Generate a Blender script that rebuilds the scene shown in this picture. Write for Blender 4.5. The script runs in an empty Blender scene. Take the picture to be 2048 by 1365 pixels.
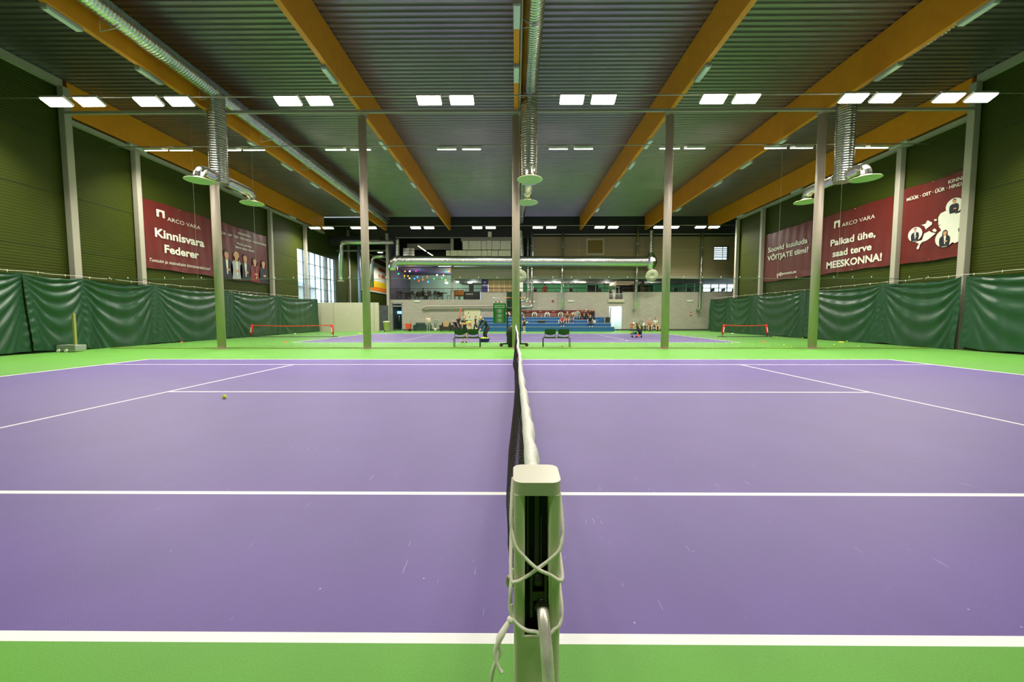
import bpy, bmesh, math, random
from mathutils import Vector, Matrix
random.seed(7)
PI = math.pi
SC = bpy.context.scene
COL = SC.collection
# ---------------------------------------------------------------- camera
FPX, CH, PIT, YAW, ROL = 783.64, 1.3651, .06205, -.00746, -.000585
CAMP = Vector((-.0321, -7.04, CH))
_f = Vector((math.sin(YAW)*math.cos(PIT), math.cos(YAW)*math.cos(PIT), -math.sin(PIT)))
_r = Vector((math.cos(YAW), -math.sin(YAW), 0))
_u = _r.cross(_f)
CR = _r*math.cos(ROL)+_u*math.sin(ROL)
CU = _u*math.cos(ROL)-_r*math.sin(ROL)
cam_d = bpy.data.cameras.new('camera'); cam = bpy.data.objects.new('camera', cam_d); COL.objects.link(cam)
cam_d.sensor_width = 36; cam_d.lens = FPX/2048*36; cam_d.clip_start = .05; cam_d.clip_end = 300
cam.matrix_world = Matrix(((CR.x, CU.x, -_f.x, CAMP.x), (CR.y, CU.y, -_f.y, CAMP.y), (CR.z, CU.z, -_f.z, CAMP.z), (0, 0, 0, 1)))
SC.camera = cam
def _d(px, py): return CR*((px-1024)/FPX) + CU*(-(py-682.5)/FPX) + _f
def at(px, py, Y):
    v = _d(px, py); return CAMP + v*((Y-CAMP.y)/v.y)
def gr(px, py, z=0.):
    v = _d(px, py); return CAMP + v*((z-CAMP.z)/v.z)
# ---------------------------------------------------------------- materials
def lin(c):
    return tuple((x/255/12.92 if x/255 <= .04045 else ((x/255+.055)/1.055)**2.4) for x in c[:3]) + (1,)
MATS = {}
def mat(name, c=(128, 128, 128), rough=.6, metal=0., var=.06, nscale=6., bump=0., bscale=40., emit=None, es=1., spec=.5, coat=0.):
    if name in MATS: return MATS[name]
    m = bpy.data.materials.new(name); m.use_nodes = True; nt = m.node_tree; b = nt.nodes['Principled BSDF']
    base = lin(c)
    tc = nt.nodes.new('ShaderNodeTexCoord'); n = nt.nodes.new('ShaderNodeTexNoise'); n.inputs['Scale'].default_value = nscale
    n.inputs['Detail'].default_value = 4
    nt.links.new(tc.outputs['Object'], n.inputs['Vector'])
    mx = nt.nodes.new('ShaderNodeMix'); mx.data_type = 'RGBA'
    mx.inputs[6].default_value = tuple(x*(1-var) for x in base[:3])+(1,)
    mx.inputs[7].default_value = tuple(min(1, x*(1+var)) for x in base[:3])+(1,)
    nt.links.new(n.outputs['Fac'], mx.inputs[0]); nt.links.new(mx.outputs[2], b.inputs['Base Color'])
    b.inputs['Roughness'].default_value = rough; b.inputs['Metallic'].default_value = metal
    b.inputs['Specular IOR Level'].default_value = spec
    if coat: b.inputs['Coat Weight'].default_value = coat; b.inputs['Coat Roughness'].default_value = .15
    if bump:
        n2 = nt.nodes.new('ShaderNodeTexNoise'); n2.inputs['Scale'].default_value = bscale
        nt.links.new(tc.outputs['Object'], n2.inputs['Vector'])
        bp = nt.nodes.new('ShaderNodeBump'); bp.inputs['Strength'].default_value = bump; bp.inputs['Distance'].default_value = .01
        nt.links.new(n2.outputs['Fac'], bp.inputs['Height']); nt.links.new(bp.outputs['Normal'], b.inputs['Normal'])
    if emit:
        b.inputs['Emission Color'].default_value = lin(emit); b.inputs['Emission Strength'].default_value = es
    MATS[name] = m
    return m
def glass_mat():
    if 'glass' in MATS: return MATS['glass']
    m = bpy.data.materials.new('glass'); m.use_nodes = True; nt = m.node_tree; nt.nodes.clear()
    o = nt.nodes.new('ShaderNodeOutputMaterial'); t = nt.nodes.new('ShaderNodeBsdfTransparent'); g = nt.nodes.new('ShaderNodeBsdfGlossy')
    g.inputs['Roughness'].default_value = .03; t.inputs['Color'].default_value = (.9, .96, .95, 1)
    mx = nt.nodes.new('ShaderNodeMixShader'); mx.inputs[0].default_value = .07
    nt.links.new(t.outputs[0], mx.inputs[1]); nt.links.new(g.outputs[0], mx.inputs[2])
    nt.links.new(mx.outputs[0], o.inputs['Surface']); MATS['glass'] = m
    return m
# ---------------------------------------------------------------- mesh builder
class MB:
    def __init__(s): s.v = []; s.f = []; s.mi = []; s.sm = []; s.cur = 0
    def face(s, idx, smooth=False): s.f.append(idx); s.mi.append(s.cur); s.sm.append(smooth)
    def quad(s, a, b, c, d):
        n = len(s.v); s.v += [Vector(a), Vector(b), Vector(c), Vector(d)]; s.face((n, n+1, n+2, n+3))
    def poly(s, pts):
        n = len(s.v); s.v += [Vector(p) for p in pts]; s.face(tuple(range(n, n+len(pts))))
    def box(s, x0, x1, y0, y1, z0, z1, M=None):
        n = len(s.v)
        P = [(x0, y0, z0), (x1, y0, z0), (x1, y1, z0), (x0, y1, z0), (x0, y0, z1), (x1, y0, z1), (x1, y1, z1), (x0, y1, z1)]
        s.v += [(M @ Vector(p)) if M else Vector(p) for p in P]
        for q in ((0, 3, 2, 1), (4, 5, 6, 7), (0, 1, 5, 4), (1, 2, 6, 5), (2, 3, 7, 6), (3, 0, 4, 7)): s.face(tuple(n+i for i in q))
        return s
    def cbox(s, c, sx, sy, sz, M=None):
        return s.box(c[0]-sx/2, c[0]+sx/2, c[1]-sy/2, c[1]+sy/2, c[2]-sz/2, c[2]+sz/2, M)
    def bbox(s, x0, x1, y0, y1, z0, z1, r=.01, axis=2, seg=3, M=None):
        """box with its four edges along one axis rounded"""
        a = [(x0, x1), (y0, y1), (z0, z1)]; i, j = [k for k in range(3) if k != axis]
        (u0, u1), (v0, v1), (w0, w1) = a[i], a[j], a[axis]; pts = []
        for (cu, cv, st) in ((u1-r, v1-r, 0), (u0+r, v1-r, 1), (u0+r, v0+r, 2), (u1-r, v0+r, 3)):
            for k in range(seg+1):
                t = (st + k/seg)*PI/2; pts.append((cu+r*math.cos(t), cv+r*math.sin(t)))
        def P(u, v, w):
            q = [0, 0, 0]; q[i] = u; q[j] = v; q[axis] = w; q = Vector(q); return M @ q if M else q
        n = len(s.v); m = len(pts)
        s.v += [P(u, v, w0) for u, v in pts] + [P(u, v, w1) for u, v in pts]
        for k in range(m): s.face((n+k, n+(k+1) % m, n+m+(k+1) % m, n+m+k))
        s.face(tuple(n+k for k in range(m-1, -1, -1))); s.face(tuple(n+m+k for k in range(m)))
        return s
    def prism(s, pts, d, o=(0, 0, 0)):
        """polygon (list of 3d points) extruded by vector d"""
        d = Vector(d); o = Vector(o); n = len(s.v); m = len(pts)
        s.v += [Vector(p)+o for p in pts] + [Vector(p)+o+d for p in pts]
        s.face(tuple(range(n+m-1, n-1, -1))); s.face(tuple(range(n+m, n+2*m)))
        for k in range(m): s.face((n+k, n+(k+1) % m, n+m+(k+1) % m, n+m+k))
        return s
    def tube(s, pts, r, n=8, cap=True, closed=False, smooth=True):
        pts = [Vector(p) for p in pts]; R = r if isinstance(r, (list, tuple)) else [r]*len(pts)
        base = len(s.v); m = len(pts); prev = None
        for i, p in enumerate(pts):
            if closed: t = pts[(i+1) % m]-pts[i-1]
            else: t = pts[min(i+1, m-1)]-pts[max(i-1, 0)]
            if t.length < 1e-9: t = Vector((0, 0, 1))
            t.normalize()
            if prev is None:
                a = Vector((0, 0, 1)) if abs(t.z) < .9 else Vector((1, 0, 0)); u = t.cross(a).normalized()
            else:
                u = (prev - t*prev.dot(t))
                u = u.normalized() if u.length > 1e-6 else t.orthogonal().normalized()
            prev = u; w = t.cross(u)
            for k in range(n):
                a = 2*PI*k/n + (PI/4 if n == 4 else 0); s.v.append(p + (u*math.cos(a)+w*math.sin(a))*R[i])
        for i in range(m if closed else m-1):
            j = (i+1) % m
            for k in range(n): s.face((base+i*n+k, base+i*n+(k+1) % n, base+j*n+(k+1) % n, base+j*n+k), smooth and n > 4)
        if cap and not closed:
            s.face(tuple(base+k for k in range(n-1, -1, -1))); s.face(tuple(base+(m-1)*n+k for k in range(n)))
        return s
    def cyl(s, a, b, r, n=16, r2=None): return s.tube([a, b], [r, r if r2 is None else r2], n)
    def lathe(s, prof, c=(0, 0, 0), n=24, smooth=True, M=None):
        c = Vector(c); b = len(s.v); m = len(prof)
        for (r, z) in prof:
            for k in range(n):
                a = 2*PI*k/n; p = Vector((r*math.cos(a), r*math.sin(a), z)); p = M @ p if M else p; s.v.append(p+c)
        for i in range(m-1):
            for k in range(n): s.face((b+i*n+k, b+i*n+(k+1) % n, b+(i+1)*n+(k+1) % n, b+(i+1)*n+k), smooth)
        if prof[0][0] > 1e-5: s.face(tuple(b+k for k in range(n-1, -1, -1)))
        if prof[-1][0] > 1e-5: s.face(tuple(b+(m-1)*n+k for k in range(n)))
        return s
    def ball(s, c, r, n=12, sx=1, sy=1, sz=1, M=None):
        prof = []; m = max(4, n//2)
        b = len(s.v); c = Vector(c)
        for i in range(m+1):
            t = -PI/2+PI*i/m
            for k in range(n):
                a = 2*PI*k/n; p = Vector((r*sx*math.cos(t)*math.cos(a), r*sy*math.cos(t)*math.sin(a), r*sz*math.sin(t)))
                s.v.append((M @ p if M else p)+c)
        for i in range(m):
            for k in range(n): s.face((b+i*n+k, b+i*n+(k+1) % n, b+(i+1)*n+(k+1) % n, b+(i+1)*n+k), True)
        return s
    def grid(s, fn, nu, nv, smooth=True, flip=False):
        b = len(s.v)
        for i in range(nu+1):
            for j in range(nv+1): s.v.append(Vector(fn(i/nu, j/nv)))
        w = nv+1
        for i in range(nu):
            for j in range(nv):
                q = (b+i*w+j, b+(i+1)*w+j, b+(i+1)*w+j+1, b+i*w+j+1); s.face(q[::-1] if flip else q, smooth)
        return s
    def build(s, name, m, parent=None, local=False, weld=False):
        me = bpy.data.meshes.new(name)
        off = Vector((0, 0, 0))
        if parent is not None and not local:
            p = parent
            while p is not None: off += p.location; p = p.parent
        loc = Vector((0, 0, 0))
        if parent is None and s.v:
            xs = [v.x for v in s.v]; ys = [v.y for v in s.v]; zs = [v.z for v in s.v]
            loc = Vector(((min(xs)+max(xs))/2, (min(ys)+max(ys))/2, min(zs))); off = loc
        me.from_pydata([tuple(v-off) for v in s.v], [], s.f)
        ms = m if isinstance(m, (list, tuple)) else [m]
        for q in ms: me.materials.append(q)
        me.polygons.foreach_set('material_index', s.mi); me.polygons.foreach_set('use_smooth', s.sm)
        if weld:
            bm = bmesh.new(); bm.from_mesh(me); bmesh.ops.remove_doubles(bm, verts=bm.verts, dist=1e-5); bm.to_mesh(me); bm.free()
        me.update()
        o = bpy.data.objects.new(name, me); COL.objects.link(o)
        o.location = loc
        if parent is not None: o.parent = parent
        return o
def tag(o, label, cat, group=None, kind=None):
    if kind: o['kind'] = kind
    if label: o['label'] = label
    if cat: o['category'] = cat
    if group: o['group'] = group
    return o
def thing(name, label, cat, loc=(0, 0, 0), group=None, rz=0.):
    o = bpy.data.objects.new(name, None); COL.objects.link(o); o.location = loc; o.rotation_euler = (0, 0, rz); o.empty_display_size = .1
    return tag(o, label, cat, group)
def struct(o, label=None):
    o['kind'] = 'structure'
    if label: o['label'] = label
    return o
def copy_tree(o, loc=None, rz=None, label=None):
    c = o.copy(); COL.objects.link(c)
    if loc is not None: c.location = loc
    if rz is not None: c.rotation_euler = (0, 0, rz)
    if label: c['label'] = label
    for ch in list(o.children):
        d = ch.copy(); COL.objects.link(d); d.parent = c
        for g in list(ch.children):
            e = g.copy(); COL.objects.link(e); e.parent = d
    return c
def parts(name, m, parent, pieces):
    for fn in pieces:
        q = MB(); fn(q); q.build(name, m, parent)
def cr(pts, k=6):
    """smooth curve through the points"""
    P = [Vector(p) for p in pts]; out = []
    for i in range(len(P)-1):
        a, b, c, d = P[max(i-1, 0)], P[i], P[i+1], P[min(i+2, len(P)-1)]
        for j in range(k):
            t = j/k; out.append(.5*((2*b)+(c-a)*t+(2*a-5*b+4*c-d)*t*t+(3*b-a-3*c+d)*t**3))
    return out+[P[-1]]
def crv(vals, k=6):
    out = []
    for i in range(len(vals)-1): out += [vals[i]+(vals[i+1]-vals[i])*j/k for j in range(k)]
    return out+[vals[-1]]
ORD = ['first', 'second', 'third', 'fourth', 'fifth', 'sixth', 'seventh', 'eighth', 'ninth', 'tenth', 'eleventh', 'twelfth', 'thirteenth', 'fourteenth', 'fifteenth', 'sixteenth', 'seventeenth', 'eighteenth', 'nineteenth', 'twentieth']
# ---------------------------------------------------------------- text as mesh
def text_mesh(body, u, v, o, width, cap, bold=0., depth=.004, shear=0., align='L'):
    """returns MB-like vertex/face data of flat lettering: u,v unit vectors, o = baseline start, cap = capital height"""
    def ev(tx):
        cu = bpy.data.curves.new('lettering', 'FONT'); cu.body = tx; cu.size = 1; cu.offset = bold; cu.shear = shear; cu.resolution_u = 3
        ob = bpy.data.objects.new('lettering', cu); COL.objects.link(ob)
        dg = bpy.context.evaluated_depsgraph_get(); me = bpy.data.meshes.new_from_object(ob.evaluated_get(dg))
        vs = [w.co.copy() for w in me.vertices]; fs = [tuple(p.vertices) for p in me.polygons]
        bpy.data.objects.remove(ob); bpy.data.curves.remove(cu); bpy.data.meshes.remove(me)
        return vs, fs
    hv, _ = ev('H'); ch = max(p.y for p in hv)-min(p.y for p in hv)
    vs, fs = ev(body); x0 = min(p.x for p in vs); x1 = max(p.x for p in vs)
    sy = cap/ch; sx = (width/(x1-x0)) if width else sy
    u = Vector(u); v = Vector(v); o = Vector(o); n = u.cross(v)
    w = (x1-x0)*sx; sh = {'L': 0, 'C': -w/2, 'R': -w}[align]
    return [o + u*((p.x-x0)*sx+sh) + v*(p.y*sy) + n*depth for p in vs], fs
def add_text(mb, *a, **k):
    vs, fs = text_mesh(*a, **k); n = len(mb.v); mb.v += vs
    for f in fs: mb.face(tuple(n+i for i in f))
EXPO = -0.35
# ================================================================ setting
YF = 31.5                                   # face of the two-storey building at the far end
XW = 18.75                                  # side walls
ZC = 11.05                                  # roof sheet
YB = -10.6                                  # wall behind the camera
YA = 52.                                    # far end of the side passage
# ---- floor: green acrylic with two purple courts and their white lines, all procedural
def floor_material():
    m = bpy.data.materials.new('acrylic_court'); m.use_nodes = True; nt = m.node_tree; b = nt.nodes['Principled BSDF']; L = nt.links
    def N(t, **k):
        n = nt.nodes.new(t)
        for a, v in k.items(): setattr(n, a, v)
        return n
    def M(op, a, c=None, d=None):
        n = N('ShaderNodeMath', operation=op)
        for i, v in enumerate((a, c, d)):
            if v is None: continue
            if isinstance(v, (int, float)): n.inputs[i].default_value = v
            else: L.new(v, n.inputs[i])
        return n.outputs[0]
    geo = N('ShaderNodeNewGeometry'); sp = N('ShaderNodeSeparateXYZ'); L.new(geo.outputs['Position'], sp.inputs[0])
    u = M('ABSOLUTE', sp.outputs[0])
    v = M('MINIMUM', M('ABSOLUTE', sp.outputs[1]), M('ABSOLUTE', M('SUBTRACT', sp.outputs[1], 19.13)))
    def band(x, a, c): return M('MULTIPLY', M('GREATER_THAN', x, a), M('LESS_THAN', x, c))
    def mx(*a):
        r = a[0]
        for q in a[1:]: r = M('MAXIMUM', r, q)
        return r
    court = M('MULTIPLY', M('LESS_THAN', u, 11.885), M('LESS_THAN', v, 5.485))
    lines = M('MULTIPLY', court, mx(band(v, 5.43, 5.485), M('MULTIPLY', band(v, 4.065, 4.115), M('LESS_THAN', u, 11.885)),
              band(u, 11.80, 11.886), M('MULTIPLY', band(u, 6.35, 6.40), M('LESS_THAN', v, 4.115)),
              M('MULTIPLY', M('LESS_THAN', v, .026), M('LESS_THAN', u, 6.4)), M('MULTIPLY', M('LESS_THAN', v, .026), M('GREATER_THAN', u, 11.7))))
    # fine grain, stains, short pale scuffs
    n1 = N('ShaderNodeTexNoise'); n1.inputs['Scale'].default_value = 1.3; n1.inputs['Detail'].default_value = 6; L.new(geo.outputs['Position'], n1.inputs['Vector'])
    n2 = N('ShaderNodeTexNoise'); n2.inputs['Scale'].default_value = 160; n2.inputs['Detail'].default_value = 2; L.new(geo.outputs['Position'], n2.inputs['Vector'])
    def scuff(rot, sx, sy, thr, dens):
        mp = N('ShaderNodeMapping'); mp.inputs['Rotation'].default_value = (0, 0, rot); mp.inputs['Scale'].default_value = (sx, sy, 1); L.new(geo.outputs['Position'], mp.inputs['Vector'])
        vo = N('ShaderNodeTexNoise'); vo.inputs['Scale'].default_value = 1; vo.inputs['Detail'].default_value = 1; L.new(mp.outputs[0], vo.inputs['Vector'])
        g = N('ShaderNodeTexNoise'); g.inputs['Scale'].default_value = dens; L.new(geo.outputs['Position'], g.inputs['Vector'])
        return M('MULTIPLY', M('GREATER_THAN', vo.outputs['Fac'], thr), M('GREATER_THAN', g.outputs['Fac'], .6))
    sc = M('MINIMUM', M('ADD', M('ADD', scuff(.5, 90, 3.5, .755, 1.7), scuff(-.35, 110, 4, .76, 2.2)), scuff(1.2, 120, 6, .765, 2.6)), 1.)
    vo = N('ShaderNodeTexVoronoi'); vo.inputs['Scale'].default_value = 5; vo.inputs['Randomness'].default_value = 1; L.new(geo.outputs['Position'], vo.inputs['Vector'])
    dust = M('LESS_THAN', vo.outputs['Distance'], .022)
    def C(c): return lin(c)
    mp = N('ShaderNodeMix', data_type='RGBA'); mp.inputs[6].default_value = C((82, 152, 28)); mp.inputs[7].default_value = C((91, 69, 142)); L.new(court, mp.inputs[0])
    var = M('ADD', M('MULTIPLY', M('SUBTRACT', n1.outputs['Fac'], .5), .35), M('ADD', M('MULTIPLY', M('SUBTRACT', n2.outputs['Fac'], .5), .55), 1.))
    mv = N('ShaderNodeVectorMath', operation='SCALE'); L.new(mp.outputs[2], mv.inputs[0]); L.new(var, mv.inputs['Scale'])
    ms = N('ShaderNodeMix', data_type='RGBA'); ms.inputs[7].default_value = C((205, 195, 220)); L.new(mv.outputs[0], ms.inputs[6])
    L.new(M('MULTIPLY', M('MAXIMUM', M('MULTIPLY', sc, .38), M('MULTIPLY', dust, .5)), court), ms.inputs[0])
    ml = N('ShaderNodeMix', data_type='RGBA'); ml.inputs[7].default_value = (.82, .82, .82, 1); L.new(ms.outputs[2], ml.inputs[6]); L.new(lines, ml.inputs[0])
    L.new(ml.outputs[2], b.inputs['Base Color'])
    b.inputs['Roughness'].default_value = .55; b.inputs['Specular IOR Level'].default_value = .5; b.inputs['Sheen Weight'].default_value = .4; b.inputs['Sheen Roughness'].default_value = .3
    bp = N('ShaderNodeBump'); bp.inputs['Strength'].default_value = .12; bp.inputs['Distance'].default_value = .004; L.new(n2.outputs['Fac'], bp.inputs['Height']); L.new(bp.outputs[0], b.inputs['Normal'])
    return m
M_FLOOR = floor_material()
mb = MB(); mb.quad((-XW-.3, YB-.2, 0), (22, YB-.2, 0), (22, YA, 0), (-XW-.3, YA, 0)); struct(mb.build('floor', M_FLOOR))
# ---- roof sheet, trapezoid ribs running across the hall
M_ROOF = mat('galvanised_roof', (160, 152, 158), .36, .85, .12, .8)
prof = []; y = YB-.1; p = .25
while y < YF+.3:
    prof += [(y, 0), (y+.095, 0), (y+.125, .055), (y+.22, .055)]; y += p
mb = MB(); n = len(prof)
for x in (-XW-.2, 22.):
    mb.v += [Vector((x, a, ZC+b)) for a, b in prof]
for i in range(n-1): mb.face((i, i+1, n+i+1, n+i))
struct(mb.build('ceiling', M_ROOF))
# passage and upper-building roof beyond the hall
M_DARK = mat('dark_soffit', (46, 46, 44), .8)
mb = MB(); mb.box(-XW-.2, 22, YF+.4, YA, ZC-.05, ZC+.05); struct(mb.build('ceiling_passage', M_DARK))
# ---- side walls: ribbed sandwich panels
M_WALL = mat('green_wall_panel', (54, 63, 4), .6, 0, .08, 1.2, spec=.25)
def ribwall(mb, x, y0, y1, z0, z1, sgn, p=.115):
    pr = []; z = z0
    while z < z1-1e-3:
        for a, d in ((0, .008), (.028, .008), (.036, 0), (.1, 0)):
            if z+a < z1: pr.append((z+a, d))
        z += p
    pr.append((z1, .008)); n = len(pr); b = len(mb.v)
    for y in (y0, y1): mb.v += [Vector((x-sgn*d, y, zz)) for zz, d in pr]
    for i in range(n-1):
        q = (b+i, b+i+1, b+n+i+1, b+n+i); mb.face(q if sgn > 0 else q[::-1])
WY0, WY1, WZ0, WZ1 = 26.9, 34.1, 2.6, 7.3
mb = MB(); ribwall(mb, -XW, YB, WY0, 0, ZC, -1); ribwall(mb, -XW, WY0, WY1, 0, WZ0, -1); ribwall(mb, -XW, WY0, WY1, WZ1, ZC, -1); ribwall(mb, -XW, WY1, YA, 0, ZC, -1)
mb.box(-XW-.25, -XW-.02, YB, WY0, 0, ZC); mb.box(-XW-.25, -XW-.02, WY0, WY1, 0, WZ0); mb.box(-XW-.25, -XW-.02, WY0, WY1, WZ1, ZC); mb.box(-XW-.25, -XW-.02, WY1, YA, 0, ZC)
struct(mb.build('wall_left', M_WALL))
mb = MB(); ribwall(mb, XW, YB, 26.45, 0, ZC, 1); mb.box(XW+.02, XW+.25, YB, 26.45, 0, ZC); mb.box(XW+.25, 21.7, 26.3, 26.45, 0, ZC); mb.box(21.6, 21.8, 26.45, YF, 0, ZC); struct(mb.build('wall_right', M_WALL))
mb = MB(); mb.box(-XW-.25, 22, YB-.25, YB, 0, ZC+.1); struct(mb.build('wall_front', mat('wall_front_paint', (60, 80, 40), .7)))
mb = MB(); mb.box(-XW-.25, -11.5, YA, YA+.2, 0, ZC); struct(mb.build('wall_passage_end', M_WALL))
# joints of the wall panels
for sx, nm in ((-1, 'trim_1'), (1, 'trim_2')):
    mb = MB()
    for z in (4.15, 6.4, 8.6): mb.box(sx*(XW-.016), sx*(XW-.0), YB, 26.4 if sx > 0 else 26.8, z, z+.02)
    struct(mb.build(nm, mat('panel_joint', (40, 52, 18), .6)))
# wall plates: high one in the near bay, low one under the edge beams beyond
M_STEEL = mat('grey_painted_steel', (166, 160, 146), .5, 0, .05, 2.)
k = 3
for sx in (-1, 1):
    mb = MB(); mb.box(sx*(XW-.02), sx*(XW-.24), YB, 9.45, ZC-.3, ZC-.02); struct(mb.build('trim_%d' % k, M_STEEL)); k += 1
    mb = MB(); mb.box(sx*(XW-.02), sx*(XW-.22), 9.7, 26.4 if sx > 0 else YF, 9.42, 9.6); struct(mb.build('trim_%d' % k, M_STEEL)); k += 1
# ---- left window
WIN = thing('window_1', None, None, (-XW, (WY0+WY1)/2, WZ0)); WIN['kind'] = 'structure'
M_WFR = mat('window_frame_grey', (120, 130, 135), .5)
mb = MB()
nv = 7; nh = 4
for i in range(nv+1):
    y = WY0+(WY1-WY0)*i/nv; w = .06 if i % 2 == 0 else .035; mb.box(-XW-.14, -XW-.02, y-w/2, y+w/2, WZ0, WZ1)
for j in range(nh+2):
    z = WZ0+.3+(WZ1-WZ0-.3)*j/nh if j < nh+1 else WZ0
    mb.box(-XW-.13, -XW-.03, WY0, WY1, z-.025, z+.025)
mb.build('window_frame', M_WFR, WIN)
mb = MB(); mb.box(-XW-.09, -XW-.08, WY0, WY1, WZ0, WZ1); mb.build('pane', glass_mat(), WIN)
# pale house seen through the window
hs = thing('house', 'pale house with dark roof seen through the left hall window', 'house', (-34, 44, 0))
mb = MB(); mb.box(-42, -30, 40, 52, 0, 5.6); mb.build('house_wall', mat('house_render', (225, 222, 215), .8), hs)
mb = MB(); mb.prism([(-42.4, 39.6, 5.6), (-29.6, 39.6, 5.6), (-36, 39.6, 8)], (0, 12.8, 0)); mb.build('roof', mat('house_roof', (150, 150, 155), .7), hs)
for q in range(3):
    mb = MB(); mb.box(-30.02, -29.95, 41.5+q*3.5, 43+q*3.5, 3.2, 4.6); mb.build('window', mat('house_window', (110, 130, 145), .3), hs)
mb = MB(); mb.quad((-70, -20, -.05), (-18.9, -20, -.05), (-18.9, 80, -.05), (-70, 80, -.05)); tag(mb.build('ground', mat('outdoor_paving', (150, 150, 145), .9)), 'pale outdoor ground beyond the left window', 'ground', kind='structure')
# ================================================================ frame of the hall
M_BEAM = mat('ochre_glulam', (228, 144, 18), .55, 0, .12, 3., bump=.15, bscale=25)
M_BEAMU = M_BEAM
BX = [-18.62, -12.55, -6.33, 0.02, 6.3, 12.56, 18.62]
BN = ['edge beam along the left wall', 'beam carrying the long left spiral duct', 'beam between the left duct and the middle', 'thin-looking middle beam above the net', 'beam just right of the middle duct', 'wide beam above the right round column', 'edge beam along the right wall']
for i, x in enumerate(BX):
    y0 = 9.62 if i in (0, 6) else YB+.05
    mb = MB(); mb.bbox(x-.09, x+.09, y0, YF-.05, 9.72, ZC-.005, .012, 1, 2)
    tag(mb.build('roof_beam', M_BEAM), 'ochre laminated timber roof beam, '+BN[i], 'beam', 'roof beams running away under the roof')
# round columns in the middle row
M_COL = mat('grey_column_paint', (186, 170, 156), .45, 0, .05, 2.)
CN = ['left', 'second from the left', 'middle', 'second from the right', 'right']
cx = [-12.58, -6.33, .01, 6.32, 12.55]
for i, x in enumerate(cx):
    t = thing('round_column', 'grey round steel column between the courts, '+('the %s of the five' % ('leftmost' if i == 0 else 'rightmost' if i == 4 else CN[i])), 'column', (x, 9.6, 0), 'five round steel columns between the two courts')
    mb = MB(); mb.cyl((x, 9.6, .012), (x, 9.6, 9.6), .16, 28); mb.build('shaft', M_COL, t)
    mb = MB(); mb.box(x-.2, x+.2, 9.4, 9.8, 0, .012); mb.build('base_plate', M_COL, t)
    mb = MB(); mb.box(x-.15, x+.15, 9.42, 9.78, 9.6, 9.72); mb.build('head_plate', M_COL, t)
# wall columns
for sx, side in ((-1, 'left'), (1, 'right')):
    for i, y in enumerate((9.5, 12.45, 17.6, 22.95, 27.9 if sx < 0 else 26.3)):
        t = thing('wall_column', 'grey box-section wall column, %s from the front on the %s wall' % (ORD[i], side), 'column', (sx*(XW-.2), y, 0), 'steel columns along the walls')
        mb = MB(); w = .14 if i == 0 else .12
        mb.bbox(sx*(XW-.2)-.13, sx*(XW-.2)+.13, y-w, y+w, .015, 10.75 if i == 0 else 9.42, .02, 2, 2); mb.build('shaft', M_STEEL, t)
        mb = MB(); mb.box(sx*(XW-.2)-.135, sx*(XW-.2)+.135, y-.2, y+.2, 0, .015); mb.build('base_plate', M_STEEL, t)
# cross rails
mb = MB(); mb.box(-XW+.4, XW-.4, 9.3, 9.4, 9.62, 9.72); tag(mb.build('cross_rail', M_STEEL), 'long grey steel rail across the hall at the heads of the columns', 'rail')
# ================================================================ ceiling lamps
M_LH = mat('lamp_housing', (205, 205, 198), .5)
M_LD = mat('lamp_diffuser', (255, 250, 235), .4, emit=(255, 247, 228), es=34.)
LROW = [(7.25, [-16.3, -15.12, -13.02, -11.9, -8.05, -6.93, -3.05, -1.9, 1.97, 3.08, 6.93, 8.07, 11.8, 12.9, 15.1, 16.22], 'nearest'),
        (11.27, [-16.45, -15.3, -13.05, -11.95, -8.2, -7.06, -3.13, -2.0, 1.94, 3.08, 6.98, 8.11, 11.75, 12.92, 15.2, 16.28], 'second'),
        (27.0, [-17.2, -16.05, -13.65, -12.35, -8.53, -7.38, -3.26, -2.11, 1.93, 3.08, 7.21, 8.36, 12.24, 13.5, 15.78, 16.93], 'farthest')]
lamp_i = 0
def lamp(x, y, label, watt, tilt):
    t = thing('ceiling_lamp', label, 'lamp', (x, y, 9.0), 'bright lamps on the bars under the roof')
    mb = MB(); hw = .41; d = .18
    mb.box(-hw, hw, -d, d, .012, .07); mb.box(-hw-.01, hw+.01, -d-.01, -d, -.02, .07); mb.box(-hw-.01, hw+.01, d, d+.01, -.02, .07)
    mb.box(-hw-.01, -hw, -d, d, -.02, .07); mb.box(hw, hw+.01, -d, d, -.02, .07); mb.build('housing', M_LH, t, local=True)
    mb = MB(); mb.bbox(-hw+.01, hw-.01, -d+.01, d-.01, -.05, .012, .02, 2); mb.build('diffuser', M_LD, t, local=True)
    parts('bracket', M_LH, t, [lambda q, a=a: q.tube([(t.location.x+a, y, 9.06), (t.location.x+a, y, 9.125)], .012, 6) for a in (-.25, .25)])
    ld = bpy.data.lights.new('lamp_light', 'AREA'); ld.shape = 'RECTANGLE'; ld.size = .78; ld.size_y = .34; ld.energy = watt; ld.color = (1, .955, .84); ld.spread = math.radians(SPREAD)
    lo = bpy.data.objects.new('lamp_light', ld); COL.objects.link(lo); lo.parent = t; lo.location = (0, 0, -.055)
    t.rotation_euler = (tilt, 0, 0)
    return t
SPREAD = 138; WATT = 330; TILT = [-.36, .38, -.16]; WR = [.92, .82, .85]
for r, (y, xs, nm) in enumerate(LROW):
    for i, x in enumerate(xs):
        lamp(x, y, 'bright white ceiling lamp, %s from the left on the %s lamp bar' % (ORD[i], nm), WATT*WR[r], TILT[r])
    mb = MB(); mb.tube([(-XW+.1, y, 9.135), (XW-.1, y, 9.135)], .022, 6)
    tag(mb.build('lamp_bar', M_STEEL), 'thin grey bar across the hall holding the %s row of lamps' % nm, 'bar', 'lamp bars')
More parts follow.
